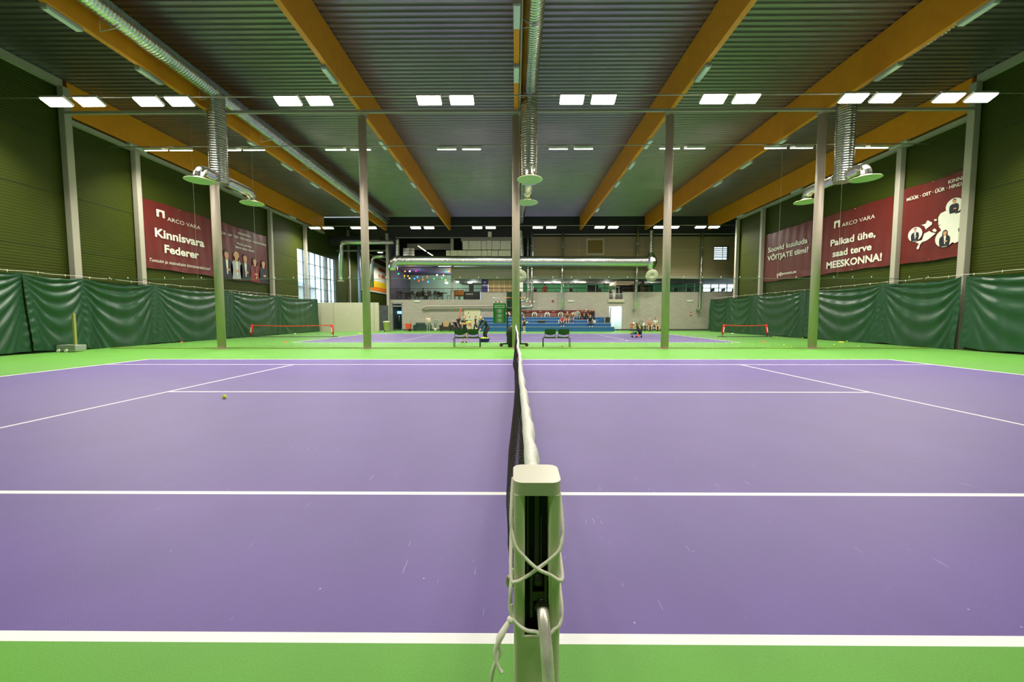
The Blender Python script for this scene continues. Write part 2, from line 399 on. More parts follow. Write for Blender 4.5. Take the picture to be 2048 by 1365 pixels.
# the row over the near half of the front court, behind the camera
for i, x in enumerate(LROW[0][1]):
    lamp(x, -7.25, 'ceiling lamp behind the viewer, %s from the left' % ORD[i], WATT*.2, .1)
# small luminaires clipped beside the beams (switched off)
M_BOX = mat('grey_luminaire', (175, 182, 172), .5)
M_TUBE = mat('luminaire_cover', (222, 228, 222), .35)
BYL = [4.3, 6.9, 12.4, 15.1, 18.1, 24.0]
proto = None
bnm = ['long left duct beam', 'second beam from the left duct', 'middle beam', 'beam right of the middle', 'beam above the right column']
for bi, x in enumerate(BX[1:6]):
    for j, y in enumerate(BYL):
        if bi == 2 and j > 1: continue
        if bi in (1, 3) and j == 0: continue
        lx = x + (0 if bi == 2 else (-.07 if x < 0 else .07)); lz = 9.622
        lab = 'unlit grey box luminaire, %s from the front on the %s' % (ORD[j], bnm[bi])
        if proto is None:
            proto = thing('box_luminaire', lab, 'lamp', (lx, y, lz), 'unlit box luminaires along the beams')
            mb = MB(); mb.bbox(-.1, .1, -.45, .45, .0, .1, .02, 1, 2); mb.build('housing', M_BOX, proto, local=True)
            mb = MB(); mb.bbox(-.085, .085, -.42, .42, -.03, .0, .012, 1, 2); mb.build('cover', M_TUBE, proto, local=True)
        else: copy_tree(proto, (lx, y, lz), PI if lx > .1 else 0., lab)
for sx, side in ((-1, 'left'), (1, 'right')):
    for j, y in enumerate((12.6, 19.5, 26.)):
        copy_tree(proto, (sx*18.56, y, 9.622), PI if sx < 0 else 0., 'unlit grey box luminaire, %s from the front under the %s edge beam' % (ORD[j], side))
# ================================================================ spiral ducts
M_DUCT = mat('spiral_duct_zinc', (205, 208, 205), .26, 1., .1, 5.)
M_DUCT2 = mat('smooth_duct_zinc', (215, 215, 208), .2, 1., .06, 5.)
M_DISC = mat('diffuser_cream', (196, 206, 160), .55)
def ribbed(mb, a, b, r, pitch=.1, n=20, rib=.004):
    a = Vector(a); b = Vector(b); L = (b-a).length; k = max(2, int(L/pitch)); pts = []; rr = []
    for i in range(k):
        for t, q in ((.0, 0), (.82, 0), (.88, rib), (.95, rib)):
            pts.append(a+(b-a)*((i+t)/k)); rr.append(r+q)
    pts.append(b); rr.append(r); mb.tube(pts, rr, n)
def elbow(c0, d0, d1, R, n=5):
    """points of a quarter bend starting at c0 heading d0 and leaving along d1"""
    c0 = Vector(c0); d0 = Vector(d0); d1 = Vector(d1); o = c0+d1*R; out = []
    for i in range(n+1):
        a = PI/2*i/n; out.append(o - d1*R*math.cos(a) + d0*R*math.sin(a))
    return out
def hang_unit(x, name, label, y=9.05, yend=30., zd=10.3, r=.3):
    t = thing('spiral_duct', label, 'duct', (x, 9.05, 6.3), 'spiral ducts with ceiling diffusers')
    mb = MB(); ribbed(mb, (x, YB+.1, zd), (x, yend, zd), r); mb.build('main_duct', M_DUCT, t)
    mb = MB(); ribbed(mb, (x, y, zd-.1), (x, y, 6.72), r+.02, .09); mb.build('drop_duct', M_DUCT, t)
    for yy, s in ((8.02, -1), (11.0, 1)):
        R = .3; ra = .19; L = abs(yy-y)-R-.2
        c = Vector((x, y+s*.2, 6.95)); e = Vector((x, yy-s*R, 6.95))
        pts = [c, c+Vector((0, s*.08, 0))]+elbow(e, (0, s, 0), (0, 0, -1), R, 4)+[Vector((x, yy, 6.56))]
        mb = MB(); mb.tube(pts, [ra]*len(pts), 18, smooth=False)
        for q in pts[2:-1]: pass
        mb.tube([c+Vector((0, s*.1, 0)), c+Vector((0, s*.16, 0))], [ra+.02, ra+.02], 18)
        arm = mb.build('branch_duct', M_DUCT2, t)
        mb = MB(); mb.lathe([(.17, .16), (.2, .1), (.3, .06), (.47, .015), (.485, 0), (.46, -.012), (.36, .02), (.3, .0), (.24, .03), (.18, .01), (.1, .035), (0, .03)], (x, yy, 6.5), 36)
        mb.build('diffuser_disc', M_DISC, arm)
    # hangers
    for j in range(10):
        yy = -6+j*3.7
        bx = x-.55
        mb = MB(); mb.tube([(bx+.1, yy, 9.86), (x+.15, yy, 9.98)], .014, 5); mb.tube([(bx+.1, yy, 9.86), (bx+.1, yy, 10.2), (x-.1, yy-.001, 10.0)], .012, 5)
        mb.build('hanger', M_LH, t)
    return t
hang_unit(-11.95, 'left', 'long zinc spiral duct beside the left beam with two hanging round diffusers')
hang_unit(.53, 'mid', 'zinc spiral duct right of the middle beam with two diffusers above the net')
hang_unit(13.05, 'right', 'zinc spiral duct right of the right column with two diffusers', yend=11)
mb = MB(); mb.tube([(.16, YB+.1, 9.8), (.16, YF-.1, 9.8)], .035, 8); tag(mb.build('conduit', M_STEEL), 'thin grey conduit beside the middle beam', 'pipe')
# ================================================================ green curtains along the walls
M_CURT = mat('green_tarpaulin', (27, 66, 40), .36, 0, .12, 1.5, spec=.55)
def curtain(sx, xo, y0, y1, bays, seed, label, lift=.06):
    rnd = random.Random(seed); B = []
    for a, b in zip(bays[:-1], bays[1:]): B.append((a, b, rnd.uniform(.75, 1.35), rnd.uniform(0, 6), rnd.uniform(.8, 1.25), rnd.uniform(4.2, 6.4)))
    def f(i, j):
        y = y0+(y1-y0)*i; h = j
        a, b, sk, ph, am, nn = next((q for q in B if q[0] <= y <= q[1]), B[-1])
        t = min(1, max(0, (y-a)/(b-a)))**sk; s = 4*t*(1-t)
        phi = h/(s**.8+.10)
        d = am*.04*math.sin(2*PI*nn*(phi**.62)+ph+1.3*math.sin(3*t+ph))*min(1, s*2.2+.12)*(1-.45*h)
        d += .035*math.sin(5.1*y+2*math.sin(1.7*y)+h*2.2)*(1-h*.3)*(.3+.7*(1-s))+.03*math.sin(1.1*y+ph)
        d += .02*math.sin(11*y+7*h+ph*2)*(1-s)
        z = 3.0-.05*s*(1-h)*2 - .025*abs(math.sin(y*5.2))*(1-h)**4
        zb = lift+.03*math.sin(1.3*y+ph)+.02*math.sin(3.7*y)
        z = z*(1-h)+zb*h
        return (sx*(xo+.1*(1-h)+.0-d-.06*h), y, z)
    mb = MB(); nu = int((y1-y0)*18); mb.grid(f, nu, 56, True, sx < 0)
    o = mb.build('curtain', M_CURT)
    return tag(o, label, 'curtain', 'green tarpaulin curtains along the side walls')
curtain(-1, 18.05, YB+.2, 7.35, [YB, -3.5, 2.5, 7.4], 3, 'dark green tarpaulin curtain at the left picture edge, nearest on the left wall', .1)
curtain(-1, 17.95, 7.3, 9.3, [7.2, 9.35], 5, 'narrow dark green curtain strip in front of the first left wall column', .06)
curtain(-1, 18.05, 9.25, 28.9, [9.2, 12.6, 17.6, 22.9, 28.9], 11, 'long green tarpaulin curtain under the left banners', .03)
curtain(1, 18.05, YB+.2, 9.0, [YB, -3.5, 2.5, 9.0], 4, 'dark green tarpaulin curtain at the right picture edge, nearest on the right wall', .1)
curtain(1, 18.05, 9.12, 29.6, [9.1, 12.6, 17.6, 22.9, 26.5, 29.6], 21, 'long green tarpaulin curtain under the right banners', .03)
M_CORD = mat('pale_cord', (205, 205, 185), .7)
for sx, side in ((-1, 'left'), (1, 'right')):
    pts = []; y = YB+.3
    while y < 29: pts.append((sx*17.98, y, 3.045-.03*math.sin(y*2.1)**2)); y += .45
    t = thing('curtain_rope', 'thin pale rope with hooks along the top of the %s wall curtains' % side, 'rope', (sx*17.98, 9, 3.0), 'ropes holding the wall curtains')
    mb = MB(); mb.tube(pts, .009, 5); mb.build('rope', M_CORD, t)
    parts('hook', M_CORD, t, [lambda q, p=p: q.tube([(p[0], p[1], p[2]+.03), (p[0], p[1], p[2]-.07)], .012, 5) for p in pts[::2]])
# ================================================================ banners on the side walls
M_BAN = mat('dark_red_banner', (96, 29, 23), .42, 0, .1, 1.2, spec=.5)
M_WHT = mat('print_white', (222, 220, 205), .55)
M_PSK = mat('print_skin', (196, 146, 112), .55); M_PSU = mat('print_suit', (28, 30, 38), .55); M_PHA = mat('print_brown_hair', (60, 42, 30), .55)
M_PBL = mat('print_blond', (205, 172, 110), .55); M_PRD = mat('print_red', (135, 24, 26), .55); M_PGR = mat('print_grey', (165, 165, 165), .55)
class Side:
    """printing plane on a side wall: q = distance along the wall (Y), z height"""
    def __init__(s, sx, xo): s.sx = sx; s.x = sx*xo; s.u = Vector((0, -sx, 0)) if sx > 0 else Vector((0, 1, 0)); s.v = Vector((0, 0, 1)); s.n = s.u.cross(s.v)
    def p(s, y, z, d=0.): return Vector((s.x, y, z))+s.n*d
def banner(sd, ya, yb, z0, z1, label, seed):
    r = random.Random(seed); ph = [r.uniform(0, 6) for _ in range(4)]
    t = thing('banner', label, 'banner', sd.p((ya+yb)/2, z0), 'dark red advertising banners on the side walls')
    def f(i, j):
        y = ya+(yb-ya)*i; z = z0+(z1-z0)*j
        d = .008*math.sin(y*9+ph[0]+z)+.01*math.sin(y*2.3+z*2+ph[1])*(1-j)+.012*math.sin(z*9-y*3+ph[2])*(max(0, .3-j)/.3)
        return sd.p(y, z-.02*math.sin(y*3), d-.02)
    mb = MB(); mb.grid(f, 70, 34, True, False); mb.build('sheet', M_BAN, t)
    parts('eyelet_hook', M_CORD, t, [lambda q, y=y, z=z: q.tube([sd.p(y, z, .005), sd.p(y, z, -.115)], .012, 6) for y in (ya+.05, (ya+yb)/2, yb-.05) for z in (z0+.06, z1-.06)])
    return t
def letters(t, sd, body, y, z, w, cap, bold=0., m=None, shear=0., d=.012, align='L'):
    mb = MB(); add_text(mb, body, sd.u, sd.v, sd.p(y, z), w, cap, bold, d, shear, align); return mb.build('lettering', m or M_WHT, t)
def logo(t, sd, y, z, w, h):
    """house-shaped gate sign: an arch in a square"""
    mb = MB(); q = w
    def P(a, b): return sd.p(0, 0, .012)+sd.u*(a)+sd.v*b+Vector((0, y, z))
    a = .28*q; pts = []
    mb.poly([P(0, 0), P(a, 0), P(a, .55*h), P(a, h), P(0, h)]); mb.poly([P(q-a, 0), P(q, 0), P(q, h), P(q-a, h)])
    arc = [P(q/2+(q/2-a)*math.cos(PI-i*PI/8), .5*h+(q/2-a)*math.sin(PI-i*PI/8)) for i in range(9)]
    mb.poly([P(a, h), ]+[P(a, .5*h)]+arc[1:-1]+[P(q-a, .5*h), P(q-a, h)])
    mb.build('emblem', M_WHT, t)
def portrait(t, sd, y, z, h, w, hair, coat, shirt=None, clip=None, longhair=False):
    """printed half-length person, flat on the banner; y,z = middle of the lower edge"""
    C = sd.p(y, z)
    def P(a, b, d): return C+sd.u*(a*w)+sd.v*(b*h)+sd.n*d
    def ell(a, b, ra, rb, d, n=16): return [P(a+ra*math.cos(2*PI*k/n), b+rb*math.sin(2*PI*k/n), d) for k in range(n)]
    if longhair:
        mb = MB(); mb.poly(ell(0, .79, .25, .2, .013)); mb.poly([P(-.26, .55, .013), P(.26, .55, .013), P(.24, .8, .013), P(-.24, .8, .013)]); mb.build('portrait_hair', hair, t)
    mb = MB(); mb.poly([P(-.42, 0, .014), P(.42, 0, .014), P(.5, .3, .014), P(.47, .52, .014), P(.34, .62, .014), P(.1, .67, .014), P(-.1, .67, .014), P(-.34, .62, .014), P(-.47, .52, .014), P(-.5, .3, .014)]); mb.build('portrait_coat', coat, t)
    if shirt:
        mb = MB(); mb.poly([P(-.1, .66, .016), P(.0, .15, .016), P(.06, .12, .016), P(.12, .66, .016)]); mb.build('portrait_shirt', shirt, t)
    mb = MB(); mb.poly([P(-.09, .62, .017), P(.09, .62, .017)]+[P(.165*math.cos(-1.0+k*(PI+2.0)/16), .8+.15*math.sin(-1.0+k*(PI+2.0)/16), .017) for k in range(17)]); mb.build('portrait_face', M_PSK, t)
    mb = MB(); mb.poly(ell(.1, .3, .16, .045, .017)); mb.build('portrait_hand', M_PSK, t)
    mb = MB(); mb.poly([P(-.19, .8, .018)]+[P(.19*math.cos(PI-k*PI/10), .86+.13*math.sin(PI-k*PI/10), .018) for k in range(11)]+[P(.19, .8, .018), P(.14, .9, .018), P(-.1, .9, .018)]); mb.build('portrait_hair', hair, t)
LS = Side(-1, 18.62); RS = Side(1, 18.62)
t = banner(LS, 12.55, 17.35, 3.86, 7.33, 'dark red banner with large white lettering Kinnisvara Federer', 1)
logo(t, LS, 13.5, 6.58, .48, .38)
letters(t, LS, 'ARCO VARA', 14.13, 6.5, 2.2, .2, -.006)
letters(t, LS, 'Kinnisvara', 13.35, 5.53, 3.22, .46, .03); letters(t, LS, 'Federer', 13.86, 4.78, 2.26, .44, .03)
letters(t, LS, 'Tuntuim ja mainekaim kinnisvarabüroo!', 12.95, 4.2, 4.0, .17, 0, None, .25)
t = banner(LS, 17.75, 22.6, 3.82, 7.35, 'dark red banner with five printed people in dark clothes on the left wall', 2)
letters(t, LS, 'KINNISVARA', 19.5, 6.93, 1.3, .13, .02); letters(t, LS, 'MÜÜK · OST · ÜÜR · HINDAMINE · SEADUSTAMINE', 17.8, 6.62, 4.65, .14, .02)
letters(t, LS, 'Pärnu esindus', 19.35, 6.22, 1.45, .14, .02); letters(t, LS, 'SINU võidu nimel!', 19.18, 5.95, 1.9, .14, .02)
for y, h, hr, ct, sh, lg in ((18.35, 1.85, M_PHA, M_PSU, M_WHT, False), (19.25, 1.85, M_PBL, M_PGR, M_WHT, True), (20.1, 1.85, M_PHA, M_PSU, M_WHT, False), (21.1, 1.75, M_PHA, M_PRD, M_PSU, True), (22.05, 1.7, M_PHA, M_PSU, None, True)):
    portrait(t, LS, y, 3.88, h, 1.1, hr, ct, sh, None, lg)
t = banner(RS, 22.8, 17.85, 3.93, 7.4, 'dark red banner reading Soovid kuuluda, farthest on the right wall', 3)
letters(t, RS, 'Soovid kuuluda', 22.3, 6.06, 3.9, .36, .025); letters(t, RS, 'VÕITJATE tiimi?', 22.34, 5.46, 4.05, .36, .025); letters(t, RS, 'cv@arcovara.ee', 21.25, 4.26, 1.95, .2, .02)
t = banner(RS, 17.35, 12.66, 3.92, 7.33, 'dark red banner reading Palkad ühe, middle one on the right wall', 4)
logo(t, RS, 16.36, 6.5, .42, .4); letters(t, RS, 'ARCO VARA', 15.8, 6.46, 2.05, .2, -.006)
letters(t, RS, 'Palkad ühe,', 16.55, 5.5, 2.9, .38, .025); letters(t, RS, 'saad terve', 16.36, 4.85, 2.52, .38, .025); letters(t, RS, 'MEESKONNA!', 16.78, 4.22, 3.55, .4, .03)
t = banner(RS, 12.3, 9.66, 3.88, 7.42, 'dark red banner with white map and round portraits behind the front right column', 5)
letters(t, RS, 'KINNIS', 10.34, 7.06, .67, .15, .02); letters(t, RS, 'MÜÜK · OST · ÜÜR · HINDA', 12.12, 6.83, 2.45, .15, .02)
S6 = lambda x, y: (lambda v: (v.y, v.z))(CAMP+_d(1780+x*180/1228, 340+y*200/1365)*((18.62-CAMP.x)/_d(1780+x*180/1228, 340+y*200/1365).x))
def patch(pts):
    mb = MB(); mb.poly([RS.p(*S6(*q), .012) for q in pts]); return mb
rr = random.Random(3)
def rough(pts, n=4, a=7):
    out = []
    for i, p in enumerate(pts):
        q = pts[(i+1) % len(pts)]
        for k in range(n):
            out.append((p[0]+(q[0]-p[0])*k/n+(rr.uniform(-a, a) if k else 0), p[1]+(q[1]-p[1])*k/n+(rr.uniform(-a, a) if k else 0)))
    return out
for pts in (rough([(660, 660), (690, 600), (760, 560), (900, 600), (1008, 560), (1008, 640), (1002, 860), (985, 930), (890, 1000), (800, 960), (700, 830), (665, 770), (720, 742), (660, 750)], 3, 6),
            rough([(410, 755), (490, 735), (510, 690), (580, 715), (575, 745), (520, 790), (490, 815), (475, 770)], 3, 5),
            rough([(350, 985), (440, 960), (470, 870), (540, 835), (600, 860), (625, 870), (545, 935), (500, 965), (440, 985), (412, 1020), (398, 1075), (372, 1092), (365, 1070), (400, 1010)], 2, 5),
            rough([(580, 825), (610, 800), (640, 825), (630, 848), (600, 845)], 2, 3), rough([(600, 682), (640, 672), (645, 690), (612, 700)], 2, 3)):
    patch(pts).build('map_print', M_WHT, t)
for c, ra in (((880, 490), 118), ((345, 880), 98), ((750, 930), 135), ((962, 800), 48)):
    y, z = S6(*c); y2, _ = S6(c[0]+ra, c[1]); R = abs(y2-y)
    mb = MB(); C0 = RS.p(y, z, .0125); mb.poly([C0+RS.u*R*math.cos(k*PI/14)+RS.v*R*math.sin(k*PI/14) for k in range(28)]); mb.build('portrait_disc', M_WHT, t)
    portrait(t, RS, y, z-R*.93, R*1.85, R*1.15, M_PHA, M_PSU, M_WHT if c[1] > 500 else None, None, c == (750, 930))
# ================================================================ divider net between the courts
M_NET = mat('green_net_thread', (26, 48, 26), .8)
YN = 9.95
t = thing('divider_net', 'fine dark green divider net hanging across the hall between the courts', 'net', (0, YN, 0))
mb = MB(); x = -17.7; k = 0
while x < 17.7:
    mb.tube([(x, YN+.05*math.sin(x*1.1), 0.02), (x, YN+.02*math.sin(x*1.7+1), 3.0)], .0016, 4, False); x += .047
z = .03
while z < 3.0:
    mb.tube([(q*.5-17.7, YN+(.05*(1-z/3))*math.sin((q*.5-17.7)*1.1)+(.02*z/3)*math.sin((q*.5-17.7)*1.7+1), z) for q in range(72)], .0016, 4, False); z += .047
mb.build('mesh', M_NET, t)
mb = MB(); mb.tube([(-17.7+q*.5, YN, 3.0-.02*math.sin(q*.9)**2) for q in range(72)], .011, 5); mb.build('top_rope', mat('net_rope_green', (60, 92, 60), .7), t)
mb = MB(); mb.tube([(-17.7+q*.5, YN-.05+.04*math.sin(q*.7), .02) for q in range(72)], .02, 5); mb.build('bottom_tape', mat('net_tape_olive', (150, 165, 60), .7), t)
parts('ring', M_CORD, t, [lambda q, k=k: q.tube([(-17.6+k*.8, YN, 3.01), (-17.6+k*.8, YN, 3.08)], .014, 5) for k in range(45)])
for x in (-13.75, -11.2, 11.2, 13.75):
    mb = MB(); mb.tube([(x, YN, 3.0), (x, YN, 9.7)], .0032, 5); mb.build('hanging_cord', M_CORD, t)
# ================================================================ tennis net of the front court
NP = mat('net_post_green', (214, 214, 184), .45, .0, .06, 6.); M_CAP = mat('post_cap_light', (200, 196, 178), .35, .0, .05, 8.)
M_BLK = mat('slot_shade_black', (14, 15, 12), .6); M_MET = mat('worn_crank_steel', (225, 218, 204), .3, .5, .4, 45.); M_RUST = mat('mechanism_dark_steel', (70, 70, 64), .45, .9, .3, 30)
M_WCORD = mat('white_lacing_cord', (240, 238, 222), .7, 0, .05, 50, bump=.12, bscale=900)
PX, PY = .003, -6.405; HW = .037
post = thing('net_post', 'green square tennis net post close to the viewer with crank and white cord', 'post', (PX, PY, 0))
# shaft: a square tube open on the viewer's side along the slot
y0, y1 = PY-HW, PY+HW; x0, x1 = PX-HW, PX+HW; s0, s1 = PX-.019, PX+.018; ZS0, ZS1 = .853, 1.083; ZT = 1.085
mb = MB()
mb.bbox(x0, s0, y0, y1, ZS0, ZT, .006, 2, 3); mb.bbox(s1, x1, y0, y1, ZS0, ZT, .006, 2, 3); mb.bbox(x0, x1, y0, y1, .0, ZS0, .008, 2, 4); mb.box(s0-.004, s1+.004, y1-.012, y1, ZS0, ZT)
mb.build('shaft', NP, post)
mb = MB(); mb.box(s0+.0005, s1-.0005, y0+.03, y1-.012, ZS0, ZS1); mb.box(s0+.0005, s1-.0005, y0+.004, y1-.012, ZS0+.0005, ZS0+.003); mb.build('slot_shade_sheet', M_BLK, post)  # black sheets put the shade inside the slot into colour
mb = MB(); mb.bbox(x0-.001, x1+.001, y0-.001, y1+.001, 1.085, 1.106, .016, 2, 6); mb.build('cap', M_CAP, post)
mb = MB(); mb.box(PX-.0035, PX+.0035, y0+.012, y0+.02, .93, 1.08); mb.box(s0+.003, s0+.006, y0+.01, y0+.02, .95, 1.08); mb.box(PX+.006, PX+.0075, y0+.008, y0+.012, .93, 1.05); mb.build('tension_strap', mat('strap_dark_green', (44, 52, 38), .6), post)
mb = MB(); mb.box(PX-.009, PX+.013, y0+.006, y0+.022, .908, .923); mb.box(PX-.011, PX-.007, y0+.002, y0+.03, .883, .953); mb.box(PX+.012, PX+.016, y0+.002, y0+.03, .883, .953); mb.cyl((PX-.012, y0+.018, .938), (PX+.016, y0+.018, .938), .012, 12)
mb.build('winding_block', M_RUST, post)
crank = MB(); crank.tube(cr([(PX+.009, y0+.016, .898), (PX+.0095, y0-.002, .892), (PX+.011, y0-.02, .877), (PX+.0135, y0-.04, .848), (PX+.0155, y0-.055, .803), (PX+.017, y0-.065, .76), (PX+.018, y0-.07, .70), (PX+.018, y0-.071, .64)]), .0095, 16)
crank.build('crank_handle', M_MET, post)
mb = MB(); mb.cyl((PX+.009, y0+.02, .904), (PX+.009, y0+.004, .897), .0125, 14); mb.build('crank_collar', M_RUST, post)
mb = MB(); mb.ball((x0-.006, PY+.02, .905), .012, 14, .7, .7, 1.); mb.build('hook_knob', mat('zinc_hook', (170, 168, 130), .35, .8), post)
# white cord: crossing loop, lower loop, loose ends
def loopz(zz, sag=.0, lean=0.):
    pts = []
    e = HW+.003; r = .012
    for (cx_, cy_, st) in ((PX+e-r, PY+e-r, 0), (PX-e+r, PY+e-r, 1), (PX-e+r, PY-e+r, 2), (PX+e-r, PY-e+r, 3)):
        for k in range(5):
            a = (st+k/4)*PI/2; x = cx_+r*math.cos(a); y = cy_+r*math.sin(a)
            pts.append(Vector((x, y, zz+lean*(x-PX)/HW+(-sag if y < PY-e+.5*r else 0))))
    return pts
yf = PY-HW-.004; ys = PY+.02
def up(pts, dz): return [(a, b, c+dz) for a, b, c in pts]
mb = MB()
mb.tube(cr(up([(x0-.001, ys, 1.045), (x0-.003, PY, 1.025), (x0-.004, yf+.012, .99), (x0+.002, yf, .962), (x0+.016, yf-.001, .944), (PX, yf-.004, .926), (x1-.016, yf-.001, .914), (x1-.003, yf, .905), (x1+.004, yf+.01, .904), (x1+.004, ys, .92), (x1+.003, y1+.004, .925), (PX, y1+.005, .92), (x0-.003, y1+.004, .91)], .045)), .0029, 8)
mb.tube(cr(up([(x1+.004, ys, 1.02), (x1+.005, PY, 1.0), (x1+.004, yf+.012, .978), (x1-.001, yf, .957), (x1-.014, yf-.001, .942), (PX+.002, yf+.001, .924), (x0+.018, yf-.001, .91), (x0+.004, yf, .902), (x0-.004, yf+.008, .903), (x0-.005, ys, .93), (x0-.004, y1+.004, .95)], .045)), .0029, 8)
mb.tube(cr(up([(x0-.004, yf+.004, .882), (x0-.003, yf+.002, .862), (x0+.006, yf, .85), (PX-.016, yf-.002, .842), (PX, yf-.003, .84), (PX+.012, yf-.012, .839), (x1-.012, yf-.002, .842), (x1-.001, yf, .85), (x1+.004, yf+.012, .865), (x1+.004, PY, .88), (x1+.004, y1, .90)], .026)), .0029, 8)
mb.tube(cr(up([(x0-.003, ys-.02, .915), (x0-.005, yf+.01, .90), (x0-.006, yf+.005, .875), (x0-.004, yf+.003, .866)], .026)), .003, 8)
mb.build('lacing_cord', M_WCORD, post)
mb = MB(); mb.ball((x0-.005, yf+.001, .883), .0062, 10)
mb.tube(cr(up([(x0-.005, yf, .864), (x0-.014, yf-.004, .853), (x0-.024, yf-.008, .838), (x0-.021, yf-.012, .822), (x0-.026, yf-.014, .81), (x0-.033, yf-.014, .79), (x0-.036, yf-.014, .76), (x0-.037, yf-.012, .70), (x0-.035, yf-.01, .64)], .02)), crv([.0035, .0045, .0045, .0032, .003, .0032, .0032, .003, .003]), 8)
mb.tube(cr(up([(x0-.005, yf+.002, .864), (x0-.018, yf-.01, .848), (x0-.028, yf-.014, .828), (x0-.028, yf-.017, .815), (x0-.023, yf-.02, .802), (x0-.018, yf-.022, .796)], .02)), crv([.003, .0045, .0035, .0028, .0028, .0028]), 8)
mb.build('loose_cord_end', M_WCORD, post)
fp = thing('net_post', 'green net post at the far end of the front court net', 'post', (.003, 6.4, 0))
mb = MB(); mb.bbox(-.034, .04, 6.363, 6.437, 0, 1.085, .008); mb.build('shaft', NP, fp)
mb = MB(); mb.bbox(-.035, .041, 6.362, 6.438, 1.085, 1.107, .014); mb.build('cap', M_CAP, fp)
# net
M_BAND = mat('white_net_band', (232, 230, 222), .7, 0, .03, 20, bump=.5, bscale=60); M_TN = mat('black_net_cord', (46, 40, 35), .75)
net = thing('tennis_net', 'long black tennis net with white top band on the front court', 'net', (0, 0, 0))
NY0, NY1 = PY+HW+.01, 6.35
def ztop(y): return .925+.135*(abs(y)/6.4)**1.6
XB = [(-6.4, -.012), (-5.6, -.018), (-5.16, -.037), (-4.8, -.072), (-4.2, -.094), (-3.4, -.094), (-1.7, -.052), (.2, -.034), (2.2, -.04), (3.9, -.088), (5.1, -.07), (6.4, -.03)]
def xnet(y, h):
    """sideways sway; h 0 floor .. 1 band"""
    a = (y-NY0)/(NY1-NY0); e = math.sin(PI*a); k = max(q for q in range(len(XB)-1) if XB[q][0] <= y or q == 0)
    w = min(1, max(0, (y-XB[k][0])/(XB[k+1][0]-XB[k][0]))); w = w*w*(3-2*w)
    b = (XB[k][1]*(1-w)+XB[k+1][1]*w)*(1-h)**.8
    top = .014*e+.006+.008*math.sin(1.9*y+.6)*e + .022*math.exp(-((y-2.6)/1.3)**2)
    return b + top*h
mb = MB(); y = NY0
while y < NY1:
    mb.tube([(xnet(y, k/10), y, .03+(ztop(y)-.07)*k/10) for k in range(11)], .0019, 4, False); y += .045
nz = 21
ys_ = [NY0+(NY1-NY0)*i/140 for i in range(141)]
for k in range(nz+1): mb.tube([(xnet(q, k/nz), q, .03+(ztop(q)-.07)*k/nz) for q in ys_], .0019, 4, False)
for k in (0, 1): mb.tube([(xnet(q, 0), q, .03) for q in ys_], .004, 5, False)
mb.build('mesh', M_TN, net)
rb = random.Random(9)
wob = [rb.uniform(-1, 1) for _ in range(400)]
mb = MB()
def bandf(i, j):
    y = NY0+(NY1-NY0)*i; k = i*150; a = int(k); w = wob[a]*(1-(k-a))+wob[min(a+1, 399)]*(k-a)
    ang = 2*PI*j; rx = .017+.004*w; rz = .036+.006*wob[(a+77) % 400]
    return (xnet(y, 1)+rx*math.cos(ang)+.003*w, y, ztop(y)-.03+rz*math.sin(ang)+.003*wob[(a+31) % 400])
mb.grid(bandf, 220, 10, True); mb.build('top_band', M_BAND, net)
mb = MB()
for q in (-2.6, -.2, 2.1, 3.6): mb.tube([(xnet(q, 1)-.018, q, ztop(q)-.05), (xnet(q, .95)-.02, q+.02, ztop(q)-.09), (xnet(q, .95)-.012, q+.03, ztop(q)-.12)], .004, 6)
mb.build('band_tie', M_WCORD, net)
mb = MB(); mb.tube([(xnet(NY0, 1), NY0-.04, ztop(NY0)), (xnet(NY0, 1), NY0+.1, ztop(NY0)-.02)], .006, 8); mb.build('head_cable', M_RUST, net)
# ================================================================ small things on the floor
M_BALL = mat('tennis_ball_felt', (226, 240, 56), .85, 0, .08, 60, bump=.5, bscale=300); M_SEAM = mat('ball_seam', (235, 235, 215), .7)
def tball(px, py, label, r=.033):
    p = gr(px, py); t = thing('tennis_ball', label, 'ball', (p.x, p.y, 0), 'tennis balls lying on the courts')
    mb = MB(); mb.ball((0, 0, r), r, 16); mb.build('felt', M_BALL, t, local=True)
    mb = MB(); mb.tube([Vector((math.cos(a)*(.9+.12*math.cos(2*a)), math.sin(a)*(.9+.12*math.cos(2*a)), .42*math.sin(2*a))).normalized()*r+Vector((0, 0, r)) for a in [2*PI*k/28 for k in range(28)]], .0016, 5, closed=True); mb.build('seam', M_SEAM, t, local=True)
tball(449, 798, 'yellow tennis ball on the purple front court left of the net')
for px, py, l in ((1124, 694.5, 'yellow ball on the green floor under the right bench'), (1225, 688, 'yellow ball on the green edge right of the benches'), (1342, 692, 'yellow ball just right of the second column from the right'), (1464, 688, 'yellow ball near the corner of the far court lines on the right'),
                  (1553, 676.5, 'yellow ball by the right curtain, just left of the rightmost round column'), (1546, 672.5, 'yellow ball right beside the foot of the small red net on the right'), (1506, 669.5, 'yellow ball at the curtain behind the small right net'), (1605, 677.5, 'yellow ball touching the right curtain near the right round column'),
                  (1567.5, 692, 'yellow ball left of the right round column, farther of two'), (1582, 696, 'yellow ball left of the right round column, nearer of two'), (1668, 692, 'yellow ball right of the right round column on open green floor'), (1694, 684, 'pale yellow ball along the right curtain, nearer the round column'),
                  (1711, 684.5, 'pale yellow ball along the right curtain beside the first one'), (1717, 695, 'yellow ball on the floor in front of the bright curtain hem'), (1794, 691, 'large-looking yellow ball by the right curtain, left of a pair'), (1811, 692, 'left ball of the pair by the right curtain'), (1816, 692.6, 'right ball of the pair by the right curtain'),
                  (1052, 697, 'yellow ball beside the roller base at the middle column')):
    tball(px, py, l)
